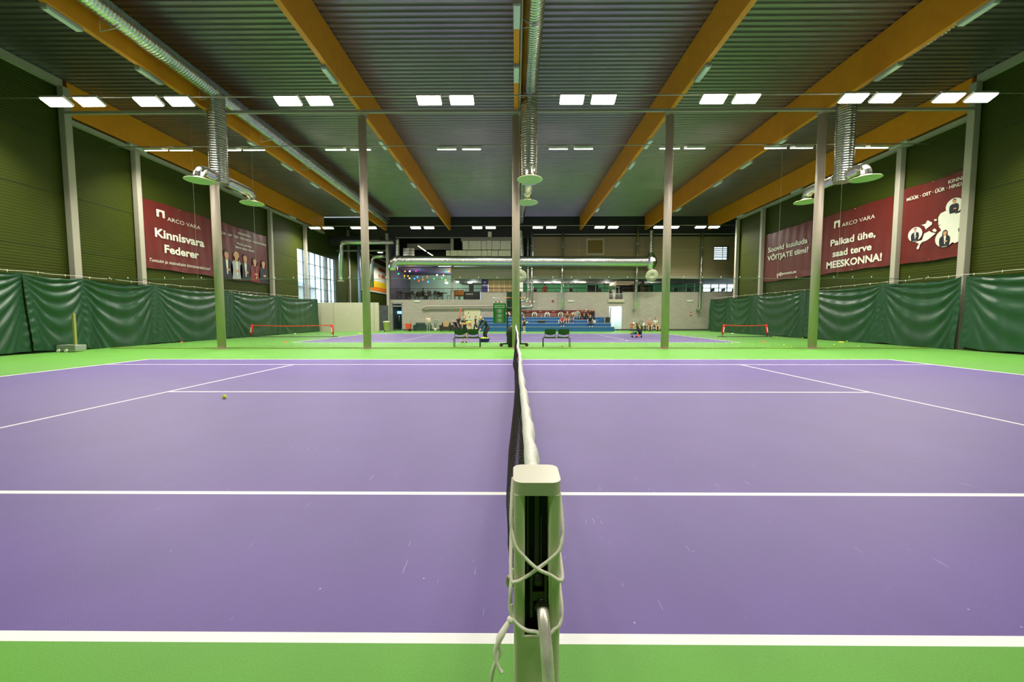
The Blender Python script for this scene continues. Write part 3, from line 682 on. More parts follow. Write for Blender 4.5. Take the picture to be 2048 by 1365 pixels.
def marker(px, py, c, label, r=.1):
    p = gr(px, py); mb = MB(); mb.lathe([(r, 0), (r, .006), (r*.55, .05), (r*.3, .052), (r*.3, .046), (r*.5, .042), (r*.93, .004)], (p.x, p.y, 0), 20)
    tag(mb.build('marker_disc', mat('marker_'+c[0], c[1], .5)), label, 'marker', 'flat training marker discs on the floor')
OR = ('orange', (235, 80, 20)); YL = ('yellow', (235, 200, 20)); WH = ('white', (235, 235, 230))
marker(362, 685, OR, 'orange disc on the green floor in front of the left curtain'); marker(570, 685.5, OR, 'orange disc in front of the left small red net')
marker(1528, 684.8, OR, 'orange disc in front of the right small red net'); marker(720, 667.5, YL, 'yellow disc at the far court edge left of the second column'); marker(1683, 685, YL, 'yellow disc by the right curtain right of the round column', .13)
marker(590, 668.3, WH, 'white disc by the curtain behind the left small net'); marker(1465, 667.5, WH, 'white disc by the curtain behind the right small net')
# movable post with weight at the left
p = gr(142, 704); M_WGT = mat('grey_weight', (142, 148, 138), .5)
t = thing('movable_net_post', 'grey movable net post with box weight by the left curtain', 'post', (p.x, p.y, 0))
mb = MB(); mb.bbox(p.x-.33, p.x+.4, p.y-.2, p.y+.2, .05, .27, .02, 1); mb.build('weight', M_WGT, t)
for q in (-.24, .06):
    mb = MB(); mb.cyl((p.x+q, p.y-.24, .06), (p.x+q, p.y-.2, .06), .06, 14); mb.build('wheel', M_SEAM, t)
mb = MB(); mb.bbox(p.x+.16, p.x+.24, p.y-.04, p.y+.04, .27, 1.5, .01); mb.build('pole', mat('pole_olive', (150, 150, 80), .5), t)
# small red practice nets
M_RED = mat('red_net_sleeve', (222, 24, 24), .55); M_REDT = mat('red_net_tape', (205, 70, 40), .6); M_BT = mat('black_tube', (24, 26, 26), .5)
def mini(a, b, label):
    a = gr(*a); b = gr(*b); y = (a.y+b.y)/2; x0, x1 = a.x, b.x; H = .86
    t = thing('practice_net', label, 'net', ((x0+x1)/2, y, 0), 'small red practice nets on the far court')
    lean = .12
    mb = MB(); mb.tube([(x0, y, .03), (x1, y, .03)], .018, 8); mb.build('base_tube', M_BT, t)
    for x, s in ((x0, 1), (x1, -1)):
        mb = MB(); mb.tube([(x-.02*s, y-.4, .03), (x, y, .05), (x-.02*s, y+.4, .03)], .018, 8); mb.tube([(x-.3*s, y, .03), (x, y, .05)], .018, 8); mb.build('foot', M_BT, t)
        mb = MB(); mb.tube([(x, y, .04), (x+s*lean, y, H)], .016, 8); mb.build('upright', M_BT, t)
        mb = MB()
        e = Vector((s*lean/H, 0, 1)).normalized(); c = Vector((x, y, 0))
        mb.tube([c+e*.2, c+e*.22, c+e*(H-.02), c+e*H], [.05, .075, .075, .06], 10); sl = mb.build('sleeve', M_RED, t)
        mb = MB(); mb.prism([c+e*.33+Vector((-.03, -.078, 0)), c+e*.33+Vector((.03, -.078, 0)), c+e*.66+Vector((.03, -.078, 0)), c+e*.66+Vector((-.03, -.078, 0))], (0, -.003, 0)); mb.build('sleeve_print', M_WHT, sl)
    xa, xb = x0+lean, x1-lean
    mb = MB(); mb.grid(lambda i, j: (xa+(xb-xa)*i, y, H-.03-.05*math.sin(PI*i)-.06*j), 24, 1, False); mb.grid(lambda i, j: (xa+(xb-xa)*i, y+.004, H-.03-.05*math.sin(PI*i)-.06*j), 24, 1, False, True); mb.build('top_tape', M_REDT, t)
    mb = MB(); n = int((xb-xa)/.06)
    for k in range(n+1):
        q = xa+(xb-xa)*k/n; mb.tube([(q, y, H-.09-.05*math.sin(PI*k/n)), (q, y, .1)], .0012, 4, False)
    for k in range(11): mb.tube([(xa+(xb-xa)*q/16, y, .1+(H-.19-.05*math.sin(PI*q/16))*k/10) for q in range(17)], .0012, 4, False)
    mb.build('mesh', M_BT, t)
mini((502, 674.8), (667, 674.8), 'wide low red practice net on the left beside the curtain')
mini((1444, 674.5), (1535, 674.5), 'short low red practice net on the right beside the curtain')
# ================================================================ far building
def FP(px, py, Y=YF): p = at(px, py, Y); return p.x, p.z
def fx(px, Y=YF): return at(px, 600, Y).x
def fz(py, Y=YF): return at(1030, py, Y).z
M_BRK = bpy.data.materials.new('pale_block_wall'); M_BRK.use_nodes = True
def _brick():
    nt = M_BRK.node_tree; b = nt.nodes['Principled BSDF']; tc = nt.nodes.new('ShaderNodeTexCoord'); mp = nt.nodes.new('ShaderNodeMapping'); mp.inputs['Rotation'].default_value = (PI/2, 0, 0)
    br = nt.nodes.new('ShaderNodeTexBrick'); br.inputs['Color1'].default_value = lin((164, 159, 146)); br.inputs['Color2'].default_value = lin((157, 152, 139)); br.inputs['Mortar'].default_value = lin((138, 134, 122))
    br.inputs['Scale'].default_value = 1; br.inputs['Brick Width'].default_value = .5; br.inputs['Row Height'].default_value = .2; br.inputs['Mortar Size'].default_value = .012
    nt.links.new(tc.outputs['Object'], mp.inputs[0]); nt.links.new(mp.outputs[0], br.inputs['Vector']); nt.links.new(br.outputs['Color'], b.inputs['Base Color']); b.inputs['Roughness'].default_value = .8
_brick()
XL = fx(778)                       # left corner of the building
XR = 21.6
Z1 = fz(599.5); Z2 = fz(584.5); XS = fx(962)
dx0, dx1, dz = fx(783), fx(804.5), fz(606)          # glazed door
wx0, wx1, wz = fx(1218.5), fx(1245.5), fz(613)      # bright doorway
nx0, nx1, nz = fx(1218.5), fx(1246), fz(599)        # gap in the parapet above it
mb = MB(); T = .3
def wl(a, b, z0, z1): mb.box(a, b, YF, YF+T, z0, z1)
wl(XL, dx0, 0, Z1); wl(dx0, dx1, dz, Z1); wl(dx1, XS, 0, Z1); wl(XS, wx0, 0, Z2); wl(wx0, wx1, wz, nz); wl(wx1, XR, 0, Z2)
struct(mb.build('wall_back', M_BRK))
mb = MB(); mb.box(dx1, XR, YF-.02, YF, 0, .14); struct(mb.build('baseboard_back', mat('dark_plinth', (58, 60, 52), .7)))
mb = MB(); mb.box(XL, 27, YF+.3, YF+9, Z1-.3, Z1-.02); struct(mb.build('floor_upper', mat('dark_floor', (70, 62, 54), .5)))
# upper cladding
M_CLAD = mat('beige_brown_cladding', (150, 132, 100), .7, 0, .04, .5); M_CLADJ = mat('cladding_trim', (178, 172, 150), .6)
zc0, zc1 = fz(551), fz(474)
xu = fx(1066)
mb = MB(); wn0, wn1, wt, wb = fx(1425), fx(1452.5), fz(495), fz(520)
mb.box(xu, wn0, YF, YF+.2, zc0, zc1); mb.box(wn1, XR, YF, YF+.2, zc0, zc1); mb.box(wn0, wn1, YF, YF+.2, wt, zc1); mb.box(wn0, wn1, YF, YF+.2, zc0, wb)
struct(mb.build('wall_back_upper', M_CLAD))
mb = MB()
for px in (1156, 1283, 1400): mb.box(fx(px)-.012, fx(px)+.012, YF-.006, YF, zc0, zc1)
mb.box(xu, XR, YF-.004, YF, fz(500)-.01, fz(500)+.01)
struct(mb.build('trim_7', M_CLADJ))
mb = MB(); mb.box(fx(905), XR, YF+.02, YF+.25, fz(558), zc0); mb.box(fx(905), xu, YF+.02, YF+.25, zc0, fz(533)); mb.box(fx(905), XR, YF-.04, YF+.02, fz(545), fz(543.5)); struct(mb.build('trim_8', mat('fascia_grey', (150, 144, 122), .65)))
mb = MB(); mb.box(xu, XR, YF-.1, YF-.03, fz(469.5)-.04, fz(469.5)+.04); struct(mb.build('trim_9', M_STEEL))
mb = MB(); mb.box(XL, XR, YF+.1, YF+.3, zc1, ZC); struct(mb.build('wall_back_top', M_DARK))
# barred window top right
t = thing('window_2', None, None, (fx(1439), YF, wb)); t['kind'] = 'structure'
mb = MB(); a = .07
mb.box(wn0-a, wn0, YF-.04, YF+.1, wb-a, wt+a); mb.box(wn1, wn1+a, YF-.04, YF+.1, wb-a, wt+a); mb.box(wn0, wn1, YF-.04, YF+.1, wt, wt+a); mb.box(wn0, wn1, YF-.04, YF+.1, wb-a, wb); mb.build('window_frame', mat('brown_frame', (92, 78, 56), .6), t)
parts('bar', M_BT, t, [lambda q, z=wb+(wt-wb)*k/7: q.box(wn0, wn1, YF+.0, YF+.04, z-.04, z+.04) for k in range(1, 7)]+[lambda q: q.tube([((wn0*.35+wn1*.65), YF+.06, wb), ((wn0*.35+wn1*.65), YF+.06, wt)], .03, 6)])
mb = MB(); mb.box(wn0, wn1, YF+.08, YF+.09, wb, wt); mb.build('pane', glass_mat(), t)
# blind ochre window
t = thing('window_3', None, None, (fx(1189), YF, fz(507))); t['kind'] = 'structure'
mb = MB(); a0, a1, b0, b1 = fx(1174), fx(1204), fz(507.5), fz(481)
for q in ((a0-.14, a0, b0-.14, b1+.14), (a1, a1+.14, b0-.14, b1+.14), (a0, a1, b1, b1+.14), (a0, a1, b0-.14, b0)): mb.box(q[0], q[1], YF-.05, YF, q[2], q[3])
mb.build('window_frame', M_CLADJ, t)
mb = MB(); mb.box(a0, a1, YF-.02, YF-.001, b0, b1); mb.build('blind_panel', mat('ochre_panel', (122, 98, 30), .6), t)
# interior shell behind the gallery: side walls, back walls, ceilings
M_INT = mat('interior_pale_green', (176, 205, 180), .7); M_GRN = mat('interior_green', (48, 128, 74), .6); M_GREYI = mat('interior_grey', (120, 116, 112), .7)
YI = YF+7.5
mb = MB(); mb.box(XL+.1, fx(962), YI, YI+.15, Z1, fz(533)); struct(mb.build('wall_cafe', M_INT))
mb = MB(); mb.box(XL-.05, XL+.12, YF+.3, YA, 0, ZC-.06); struct(mb.build('wall_passage_right', mat('passage_wall_grey', (96, 92, 104), .7)))
gx1 = at(1405, 600, YI).x
mb = MB(); mb.box(fx(1040), gx1, YI, YI+.15, Z1, fz(548)); struct(mb.build('wall_gym', M_GRN))
mb = MB(); mb.box(fx(905), 27, YF+.26, YI, fz(557.5), fz(557.5)+.1); struct(mb.build('ceiling_gym', M_GREYI))
mb = MB(); mb.box(XL, fx(905), YF+.5, YI, fz(534), fz(534)+.1); struct(mb.build('ceiling_cafe', mat('cafe_soffit', (90, 80, 110), .7)))
# tall gym window at the right with daylight
t = thing('window_4', None, None, ((gx1+26.5)/2, YI, Z1)); t['kind'] = 'structure'
mb = MB()
for k in range(6): x = gx1+(26.5-gx1)*k/5; mb.box(x-.05, x+.05, YI, YI+.1, Z1, 5.2)
mb.box(gx1, 26.5, YI, YI+.1, Z1, Z1+.15); mb.box(gx1, 26.5, YI, YI+.1, 5.1, 5.3); mb.build('window_frame', mat('white_frame', (225, 228, 228), .5), t)
mb = MB(); mb.box(gx1, 26.5, YI+.04, YI+.05, Z1, 5.2); mb.build('pane', glass_mat(), t)
mb = MB(); mb.box(26.5, 26.7, YF+.3, YI+.1, Z1-.3, 5.3); struct(mb.build('wall_gym_right', M_INT))
# partitions and hangings on the gallery
t = thing('folding_partition', 'beige folding partition of tall panels on the gallery left of the middle column', 'partition', (fx(1000), YF+.6, Z1))
for k in range(5):
    a, b = fx(976+k*11), fx(976+(k+1)*11)-.04
    mb = MB(); mb.box(a, b, YF+.55, YF+.62, Z1, fz(550)); mb.build('panel', mat('partition_beige', (176, 150, 104), .6), t)
    mb = MB(); mb.box(b, b+.04, YF+.53, YF+.62, Z1, fz(549)); mb.build('edge_strip', mat('partition_edge', (214, 200, 160), .5), t)
p0 = fx(962.5), fx(975.5)
t = thing('hanging_banner', 'narrow dark violet hanging banner beside the beige partition', 'banner', ((p0[0]+p0[1])/2, YF+.5, Z1+.6))
mb = MB(); mb.box(p0[0], p0[1], YF+.5, YF+.515, fz(584), fz(552)); mb.build('sheet', mat('violet_banner', (52, 42, 110), .6), t)
mb = MB(); mb.box(p0[0]+.07, p0[1]-.07, YF+.494, YF+.5, fz(571.5), fz(569)); mb.box(p0[0]+.22, p0[1]-.22, YF+.494, YF+.5, fz(566), fz(562.5)); mb.build('print_mark', mat('print_grey', (165, 165, 165), .55), t)
# gallery rails
M_RAIL = mat('dark_rail', (40, 26, 22), .5)
def railing(x0, x1, zb, ztop, label, nb):
    t = thing('railing', label, 'railing', ((x0+x1)/2, YF+.1, zb), 'dark railings along the gallery edge')
    mb = MB(); mb.tube([(x0, YF+.1, ztop), (x1, YF+.1, ztop)], .03, 8); mb.build('handrail', M_RAIL, t)
    parts('post', M_RAIL, t, [lambda q, x=x0+(x1-x0)*k/nb: q.tube([(x, YF+.1, zb), (x, YF+.1, ztop)], .018, 6) for k in range(nb+1)])
    if ztop-zb > .8:
        for k in range(1, 6):
            mb = MB(); z = zb+(ztop-zb)*k/6; mb.tube([(x0, YF+.1, z), (x1, YF+.1, z)], .008, 5); mb.build('wire', M_RAIL, t)
railing(XL+.1, XS, Z1, fz(577.3), 'dark wire railing in front of the cafe tables', 12)
railing(XS, nx0, Z2, fz(576.5), 'dark low rail on the parapet in front of the gym, left of the gap', 12)
railing(nx1, XR-.1, Z2, fz(576.5), 'dark low rail on the parapet right of the balcony gap', 10)
mb = MB(); mb.box(XS, nx0, YF-.03, YF+.33, Z2, Z2+.035); mb.box(nx1, XR, YF-.03, YF+.33, Z2, Z2+.035); struct(mb.build('trim_10', M_RAIL))
# balcony gap: slab and white rail
t = thing('balcony_rail', 'white barred rail in the gap above the bright doorway', 'railing', ((nx0+nx1)/2, YF+.05, nz))
parts('bar', mat('white_rail', (205, 205, 200), .5), t, [lambda q, x=nx0+.1+(nx1-nx0-.2)*k/8: q.tube([(x, YF+.05, nz), (x, YF+.05, fz(588))], .016, 6) for k in range(9)])
mb = MB(); mb.tube([(nx0+.05, YF+.05, fz(588)), (nx1-.05, YF+.05, fz(588))], .025, 6); mb.build('handrail', mat('white_rail', (205, 205, 200), .5), t)
mb = MB(); mb.box(nx0-.12, nx1+.1, YF-.12, YF+.3, fz(605), fz(599)); struct(mb.build('trim_11', M_CLADJ))
t = thing('equipment_rack', 'dark rack with pale parts standing behind the balcony gap', 'rack', ((nx0+nx1)/2, YF+1, Z1))
mb = MB()
for px in (1222, 1229, 1236, 1243): mb.tube([(fx(px), YF+1, Z1), (fx(px), YF+1, fz(572))], .05, 6)
mb.box(nx0+.1, nx1-.1, YF+.95, YF+1.05, fz(574), fz(572)); mb.build('frame', M_CLADJ, t)
mb = MB(); mb.box(fx(1224), fx(1231), YF+1.1, YF+1.5, Z1, fz(582)); mb.box(fx(1238), fx(1243), YF+1.1, YF+1.5, Z1, fz(580)); mb.build('stored_box', M_BT, t)
mb = MB(); mb.box(fx(1231), fx(1237), YF+1.05, YF+1.3, Z1, fz(578)); mb.build('pale_box', M_WHT, t)
# doors
t = thing('door_1', None, None, ((dx0+dx1)/2, YF+.1, 0)); t['kind'] = 'structure'
M_ALU = mat('grey_aluminium', (150, 158, 160), .4, .4)
mb = MB(); mb.box(dx0, dx0+.08, YF+.02, YF+.16, 0, dz); mb.box(dx1-.08, dx1, YF+.02, YF+.16, 0, dz); mb.box(dx0, dx1, YF+.02, YF+.16, dz-.1, dz); mb.box(dx0, dx1, YF+.02, YF+.16, fz(613.5), fz(611.5)); mb.build('door_frame', M_ALU, t)
mb = MB(); mb.box(dx0+.08, dx1-.08, YF+.1, YF+.11, 0, dz); mb.build('glazing', glass_mat(), t)
mb = MB(); mb.tube([(dx1-.35, YF+.03, .9), (dx1-.35, YF+.03, 1.5)], .02, 6); mb.build('door_handle', M_ALU, t)
mb = MB(); mb.box(XL, dx1+3, YF+2.5, YF+2.6, 0, Z1-.3); struct(mb.build('wall_lobby', mat('lobby_blue', (22, 58, 88), .6)))
t = thing('lit_sign', 'small glowing pale blue sign inside the glazed door', 'sign', (fx(799, YF+2), YF+2, 1.5)); mb = MB(); q = (fx(793.5, YF+2.3), fx(806, YF+2.3)); mb.box(q[0], q[1], YF+2.25, YF+2.3, fz(628, YF+2.3), fz(622.5, YF+2.3)); mb.build('panel', mat('sign_glow', (190, 225, 255), .5, emit=(170, 215, 255), es=2.5), t)
t = thing('door_2', None, None, (fx(944), YF, 0)); t['kind'] = 'structure'
q = fx(928), fx(960.5); mb = MB(); mb.box(q[0], q[1], YF-.04, YF, 0, fz(619)); mb.build('door_leaf', mat('beige_door', (198, 192, 160), .6), t)
mb = MB(); mb.box(q[0]-.06, q[1]+.06, YF-.06, YF, fz(619), fz(618)); mb.box(q[0]-.06, q[0], YF-.06, YF, 0, fz(619)); mb.build('door_frame', mat('door_frame_grey', (110, 104, 84), .6), t)
mb = MB(); mb.ball((fx(937), YF-.07, fz(626)), .05, 10); mb.build('door_handle', M_BT, t)
# bright doorway: corridor with white doors
mb = MB(); mb.box(wx0-.05, wx0, YF+.3, YF+3, 0, Z1-.3); mb.box(wx1, wx1+.05, YF+.3, YF+3, 0, Z1-.3); mb.box(wx0, wx1, YF+2.6, YF+2.7, 0, Z1-.3); struct(mb.build('wall_corridor', mat('corridor_white', (226, 230, 232), .6)))
t = thing('door_3', None, None, ((wx0+wx1)/2, YF+.2, 0)); t['kind'] = 'structure'
mb = MB(); mb.box(wx0+.25, wx0+.3, YF+.3, YF+1.3, 0, wz-.1); mb.build('door_leaf', mat('white_door', (232, 236, 238), .45), t)
mb = MB(); mb.box(wx0+.3, wx0+.34, YF+1.1, YF+1.2, 1, 1.1); mb.build('door_handle', M_BT, t)
ld = bpy.data.lights.new('corridor_light', 'AREA'); ld.size = .8; ld.energy = 85; ld.color = (.86, .95, 1)
lo = bpy.data.objects.new('corridor_light', ld); COL.objects.link(lo); lo.location = ((wx0+wx1)/2, YF+1.5, Z1-.4)
# low partition closing the passage, poster, bin
YP = 29.3
px0, px1 = at(636, 630, YP).x, at(757.5, 630, YP).x
t = thing('partition_wall', 'pale ribbed partition closing the passage at the left end of the far court', 'partition', ((px0+px1)/2, YP, 0))
mb = MB(); mb.box(px0, px1, YP, YP+.12, 0, fz(605.3, YP)); mb.build('panel', mat('partition_pale', (188, 182, 160), .7, bump=.2, bscale=12), t)
for px in (643, 668, 740, 748):
    mb = MB(); x = at(px, 630, YP).x; mb.box(x-.04, x+.04, YP-.03, YP, 0, fz(605, YP)); mb.build('stud', M_CLADJ, t)
q0, q1 = at(758.5, 630, YP).x, at(776, 630, YP).x
t = thing('poster_board', 'dark grey patterned poster board right of the pale partition', 'board', ((q0+q1)/2, YP+.1, 0))
mb = MB(); mb.box(q0, q1, YP+.06, YP+.12, .1, fz(611, YP)); mb.build('board', bpy.data.materials.get('poster') or mat('poster', (58, 62, 66), .5, 0, .9, 4.), t)
mb = MB(); mb.box(q0-.03, q0, YP+.04, YP+.14, 0, fz(610, YP)); mb.box(q1, q1+.03, YP+.04, YP+.14, 0, fz(610, YP)); mb.build('frame', M_ALU, t)
def at_floor(px, py): p = gr(px, py); return p
p = at_floor(773.5, 663.7)
t = thing('waste_bin', 'cream waste bin with lid beside the glazed door', 'bin', (p.x, p.y, 0)); mb = MB(); mb.lathe([(.2, .06), (.29, .85), (.3, .85)], (p.x, p.y, 0), 4*5); mb.build('body', mat('bin_cream', (222, 196, 156), .6), t)
mb = MB(); mb.lathe([(.31, .85), (.31, .93), (.1, .97), (0, .97)], (p.x, p.y, 0), 20); mb.build('lid', mat('bin_lid', (216, 208, 170), .6), t)
mb = MB(); mb.cyl((p.x-.2, p.y-.14, .06), (p.x-.1, p.y-.14, .06), .06, 12); mb.build('wheel', M_BT, t)
# side passage: banner on its wall, posts and pipes
PB = Side(-1, 18.6)
t = thing('banner', 'pale advertising banner with yellow and orange stripes deep in the left passage', 'banner', (-18.6, 46, 4.5))
mb = MB(); mb.quad(PB.p(40.2, 4.6), PB.p(51.6, 4.6), PB.p(51.6, 9.4), PB.p(40.2, 9.4)); mb.build('sheet', mat('pale_banner', (205, 206, 188), .6), t)
for z0, z1, c in ((5.35, 6.1, ('yellow', (225, 190, 20))), (4.8, 5.35, ('orange', (225, 120, 20)))):
    mb = MB(); mb.quad(PB.p(40.2, z0, .012), PB.p(51.6, z0, .012), PB.p(51.6, z1, .012), PB.p(40.2, z1, .012)); mb.build('stripe', mat('banner_'+c[0], c[1], .6), t)
mb = MB(); mb.quad(PB.p(40.2, 8.8, .012), PB.p(51.6, 8.3, .012), PB.p(51.6, 9.0, .012), PB.p(40.2, 9.4, .012)); mb.build('stripe', mat('banner_brown', (88, 58, 30), .6), t)
def print_bars(t, sd, u0, z, w, h, m, seed, d=.012):
    r = random.Random(seed); x = 0.
    while x < w-.05*h:
        k = min(w-x, h*r.uniform(.35, .75)); mb = MB(); c = sd.p(u0, z, d)+sd.u*x; hh = h*r.choice((1, 1, .75)); mb.poly([c, c+sd.u*k*.8, c+sd.u*k*.8+sd.v*hh, c+sd.v*hh]); mb.build('print_mark', m, t); x += k
M_RT = mat('print_brick_red', (190, 80, 40), .6)
for yy, zz, ww, sd_ in ((46.6, 7.6, 2.9, 1), (46.6, 6.75, .7, 2), (47.6, 6.75, 3.4, 3)): print_bars(t, PB, yy, zz, ww, .45, M_RT, sd_)
mb = MB(); a = [(40.4, 4.7), (41.2, 4.7), (43.2, 6), (43.9, 7.2), (42.6, 8.8), (41.6, 9.3), (40.4, 9.3)]; mb.poly([PB.p(y, z, .013) for y, z in a]); mb.build('leaf_print', mat('leaf_print', (150, 110, 70), .6), t)
for i, (px, Y, l) in enumerate(((697, 37.2, 'dark column in the passage right of the left window'), (651, 33.4, 'grey post in front of the left window'))):
    x = at(px, 550, Y).x; mb = MB(); mb.box(x-.16, x+.16, Y-.16, Y+.16, 0, ZC-.06); tag(mb.build('passage_column', M_STEEL), l, 'column')
x = at(718.5, 550, 34).x; mb = MB(); mb.tube([(x, 34, 0), (x, 34, 9.0)], .15, 14); tag(mb.build('passage_column', mat('pale_blue_steel', (165, 190, 215), .35, .3)), 'pale blue round post in the passage behind the second round column', 'column')
mb = MB(); mb.tube([(-XW+.2, 34, fz(501, 34)), (XL, 34, fz(501, 34))], .09, 8); tag(mb.build('passage_beam', M_STEEL), 'thin grey cross beam high in the left passage', 'beam')
mb = MB(); mb.box(-XW+.1, XL-1.2, 33, 33.3, fz(478, 33), fz(472, 33)); mb.box(-XW+.1, -15.5, 32.6, 32.7, fz(492, 33), fz(479, 33)); tag(mb.build('passage_lintel', M_DARK), 'dark lintel panel above the left window end of the hall', 'lintel')
for yy, l in ((37.5, 'nearer'), (45., 'farther')):  # two lamps added to brighten the passage, tucked behind the beams
    t = thing('added_passage_lamp', 'added lamp brightening the left side passage, %s of two' % l, 'lamp', (-15.2, yy, 8.6), 'added lamps in the side passage')
    mb = MB(); mb.lathe([(.3, 0), (.32, .08), (.1, .25), (.05, .3), (0, .3)], (-15.2, yy, 8.6), 18); mb.build('shade', M_LH, t)
    mb = MB(); mb.lathe([(0, 8.575), (.28, 8.575), (.28, 8.6)], (-15.2, yy, 0), 18); mb.build('diffuser', mat('added_passage_glow', (255, 250, 235), .4, emit=(255, 247, 228), es=8.), t)
    mb = MB(); mb.tube([(-15.2, yy, 8.9), (-15.2, yy, ZC-.05)], .012, 6); mb.build('cord', M_BT, t)
    ld = bpy.data.lights.new('added_passage_light', 'SPOT'); ld.energy = 2600; ld.spot_size = 2.9; ld.spot_blend = .4; ld.shadow_soft_size = .25; ld.color = (1, .97, .9); lo = bpy.data.objects.new('added_passage_light', ld); COL.objects.link(lo); lo.location = (0, 0, -.06); lo.parent = t
# corner post of the building
mb = MB(); x = fx(777.5); mb.box(x-.12, x+.12, YF-.26, YF-.02, 0, 9.4); tag(mb.build('corner_post', M_STEEL), 'grey steel post at the left corner of the far building', 'column')
mb = MB(); x = fx(904); mb.box(x-.14, x+.14, YF+.32, YF+.6, Z1-.02, 9.0); tag(mb.build('gallery_post', M_STEEL), 'grey steel post on the gallery right of the coloured string lights', 'column')
# ---------------------------------------------------------------- ducts at the far end
YD = YF-1.1
def pipe(name, pts, r, label, m=None, cat='pipe', group=None, rib=False, collars=()):
    t = thing(name, label, cat, (pts[0][0], pts[0][1], min(p[2] for p in pts)), group)
    mb = MB()
    if rib:
        for a, b in zip(pts[:-1], pts[1:]): ribbed(mb, a, b, r, .12, 20, .004)
    else: mb.tube(pts, r, 16)
    mb.build('duct', m or M_DUCT, t)
    for c, d in collars:
        mb = MB(); c = Vector(c); d = Vector(d); mb.tube([c-d, c+d], r*1.12, 14); mb.build('collar', M_STEEL, t)
    return t
def P(px, py, Y=YD): p = at(px, py, Y); return Vector((p.x, Y, p.z))
pipe('main_duct', [P(795, 522), P(1293, 524)], .49, 'very thick horizontal zinc duct across the far building', None, 'duct', None, True)
t = thing('duct_elbow', 'rounded zinc elbow at the left end of the thick horizontal duct', 'duct', P(790, 530))
mb = MB(); mb.tube([P(800, 522), P(793, 522), P(788, 526), P(786, 534), P(786, 542)], [.5, .5, .5, .46, .4], 18); mb.build('bend', M_DUCT2, t)
pipe('vertical_duct', [P(795, 513, YD+.1), P(795, 480, YD+.1)], .17, 'short ribbed vertical duct above the left end of the thick duct', None, 'duct', 'small ducts at the far end', True)
t = thing('duct_cross', 'pointed zinc cross piece at the right end of the thick duct', 'duct', P(1302, 524))
c = P(1302, 524); mb = MB(); mb.lathe([(.2, -.95), (.52, -.3), (.6, 0), (.5, .35), (.2, .85)], c, 16, False); mb.build('body', M_DUCT2, t)
pipe('vertical_duct', [P(1301, 515), P(1303, 462)], .19, 'ribbed vertical duct rising from the cross piece left of the right column', None, 'duct', 'small ducts at the far end', True)
pipe('vertical_duct', [P(1043, 515, YD+.2), P(1041, 462, YD+.2)], .19, 'ribbed vertical duct just right of the middle column at the far end', None, 'duct', 'small ducts at the far end', True)
def jet(px, py, label):
    p = P(px, py, YD-.3); t = thing('round_diffuser', label, 'diffuser', p, 'round cream air diffusers at the far end')
    Mx = Matrix.Rotation(PI/2+.35, 3, 'X') @ Matrix.Rotation(0, 3, 'Z')
    mb = MB(); mb.lathe([(.02, -.02), (.16, 0), (.2, .03), (.4, .0), (.57, -.02), (.6, -.05), (.4, -.1), (.2, -.2), (.18, -.5)], p, 28, True, Mx); mb.build('disc', mat('diffuser_grey_cream', (170, 172, 146), .55), t)
    mb = MB(); mb.ball(p+Vector((0, .35, .55)), .24, 14); mb.tube([p+Vector((0, .35, .55)), Vector((p.x, YD, fz(532, YD)))], .15, 12); mb.build('joint', M_DUCT2, t)
jet(1041, 553, 'round cream air diffuser beside the middle column'); jet(1304, 552, 'round cream air diffuser left of the second column from the right')
S = [((1055.5, 470), (1056.5, 600), 'left of the thin pipe pair right of the middle column'), ((1063, 462), (1064.5, 612), 'right of the thin pipe pair right of the middle column'), ((1125.5, 464), (1124, 618), 'thin pipe ending above the red banner'),
     ((1276, 455), (1272, 617), 'thin pipe left of the pair of seated people'), ((1405, 465), (1400, 617), 'thin pipe ending above the red wall box')]
for i, (a, b, l) in enumerate(S):
    Y = YF-.45; A = P(a[0], a[1], Y); B = P(b[0], b[1], Y); r = .11 if i else .09
    pts = [A, (A+B)/2, B]
    if i < 2: pts[-1] = B+Vector((0, 0, .35)); pts += [B+Vector((0, 0, .1)), B+Vector((-.1, 0, -.05)), B+Vector((-.3, 0, -.1)), B+Vector((-2.2+.3*i, 0, -.1))]
    else: pts += [B+Vector((-.05, .1, -.12)), B+Vector((-.1, .37, -.16))]
    cl = [(A+(B-A)*q, Vector((0, 0, .05))) for q in (.2, .38, .52, .66)]
    pipe('downpipe', pts, r, 'zinc downpipe, '+l, M_DUCT2, 'pipe', 'thin zinc pipes on the far wall', False, cl)
A = P(854, 613, YF-.25); B = P(1012, 612, YF-.25)
pipe('wall_pipe', [P(845, 619, YF-.25)+Vector((0, .2, 0)), P(846, 618, YF-.25), P(849, 614.5, YF-.25), A, B], .085, 'long horizontal zinc pipe on the pale wall left of the scoreboard', M_STEEL)
pipe('heating_pipe', [P(682, 560, 30.5), P(682, 492, 30.5), P(685, 486, 30.5), P(695, 485, 30.5), P(788, 485, 30.5)], .2, 'bent zinc duct hanging in front of the left window end', None, 'duct', 'bent zinc ducts at the left end')
pipe('heating_pipe', [P(744, 575, 33), P(744, 520, 33), P(747, 515, 33), P(757, 513, 33), P(776, 513, 33)], .17, 'shiny bent zinc duct in front of the pale passage banner', M_DUCT2, 'duct', 'bent zinc ducts at the left end')
mb = MB(); q = P(678, 562, 30.5); mb.lathe([(.22, .05), (.36, 0), (.2, .0)], P(682, 563, 30.5), 18); tag(mb.build('duct_outlet', M_DISC), 'flared outlet under the bent duct by the left window', 'outlet')
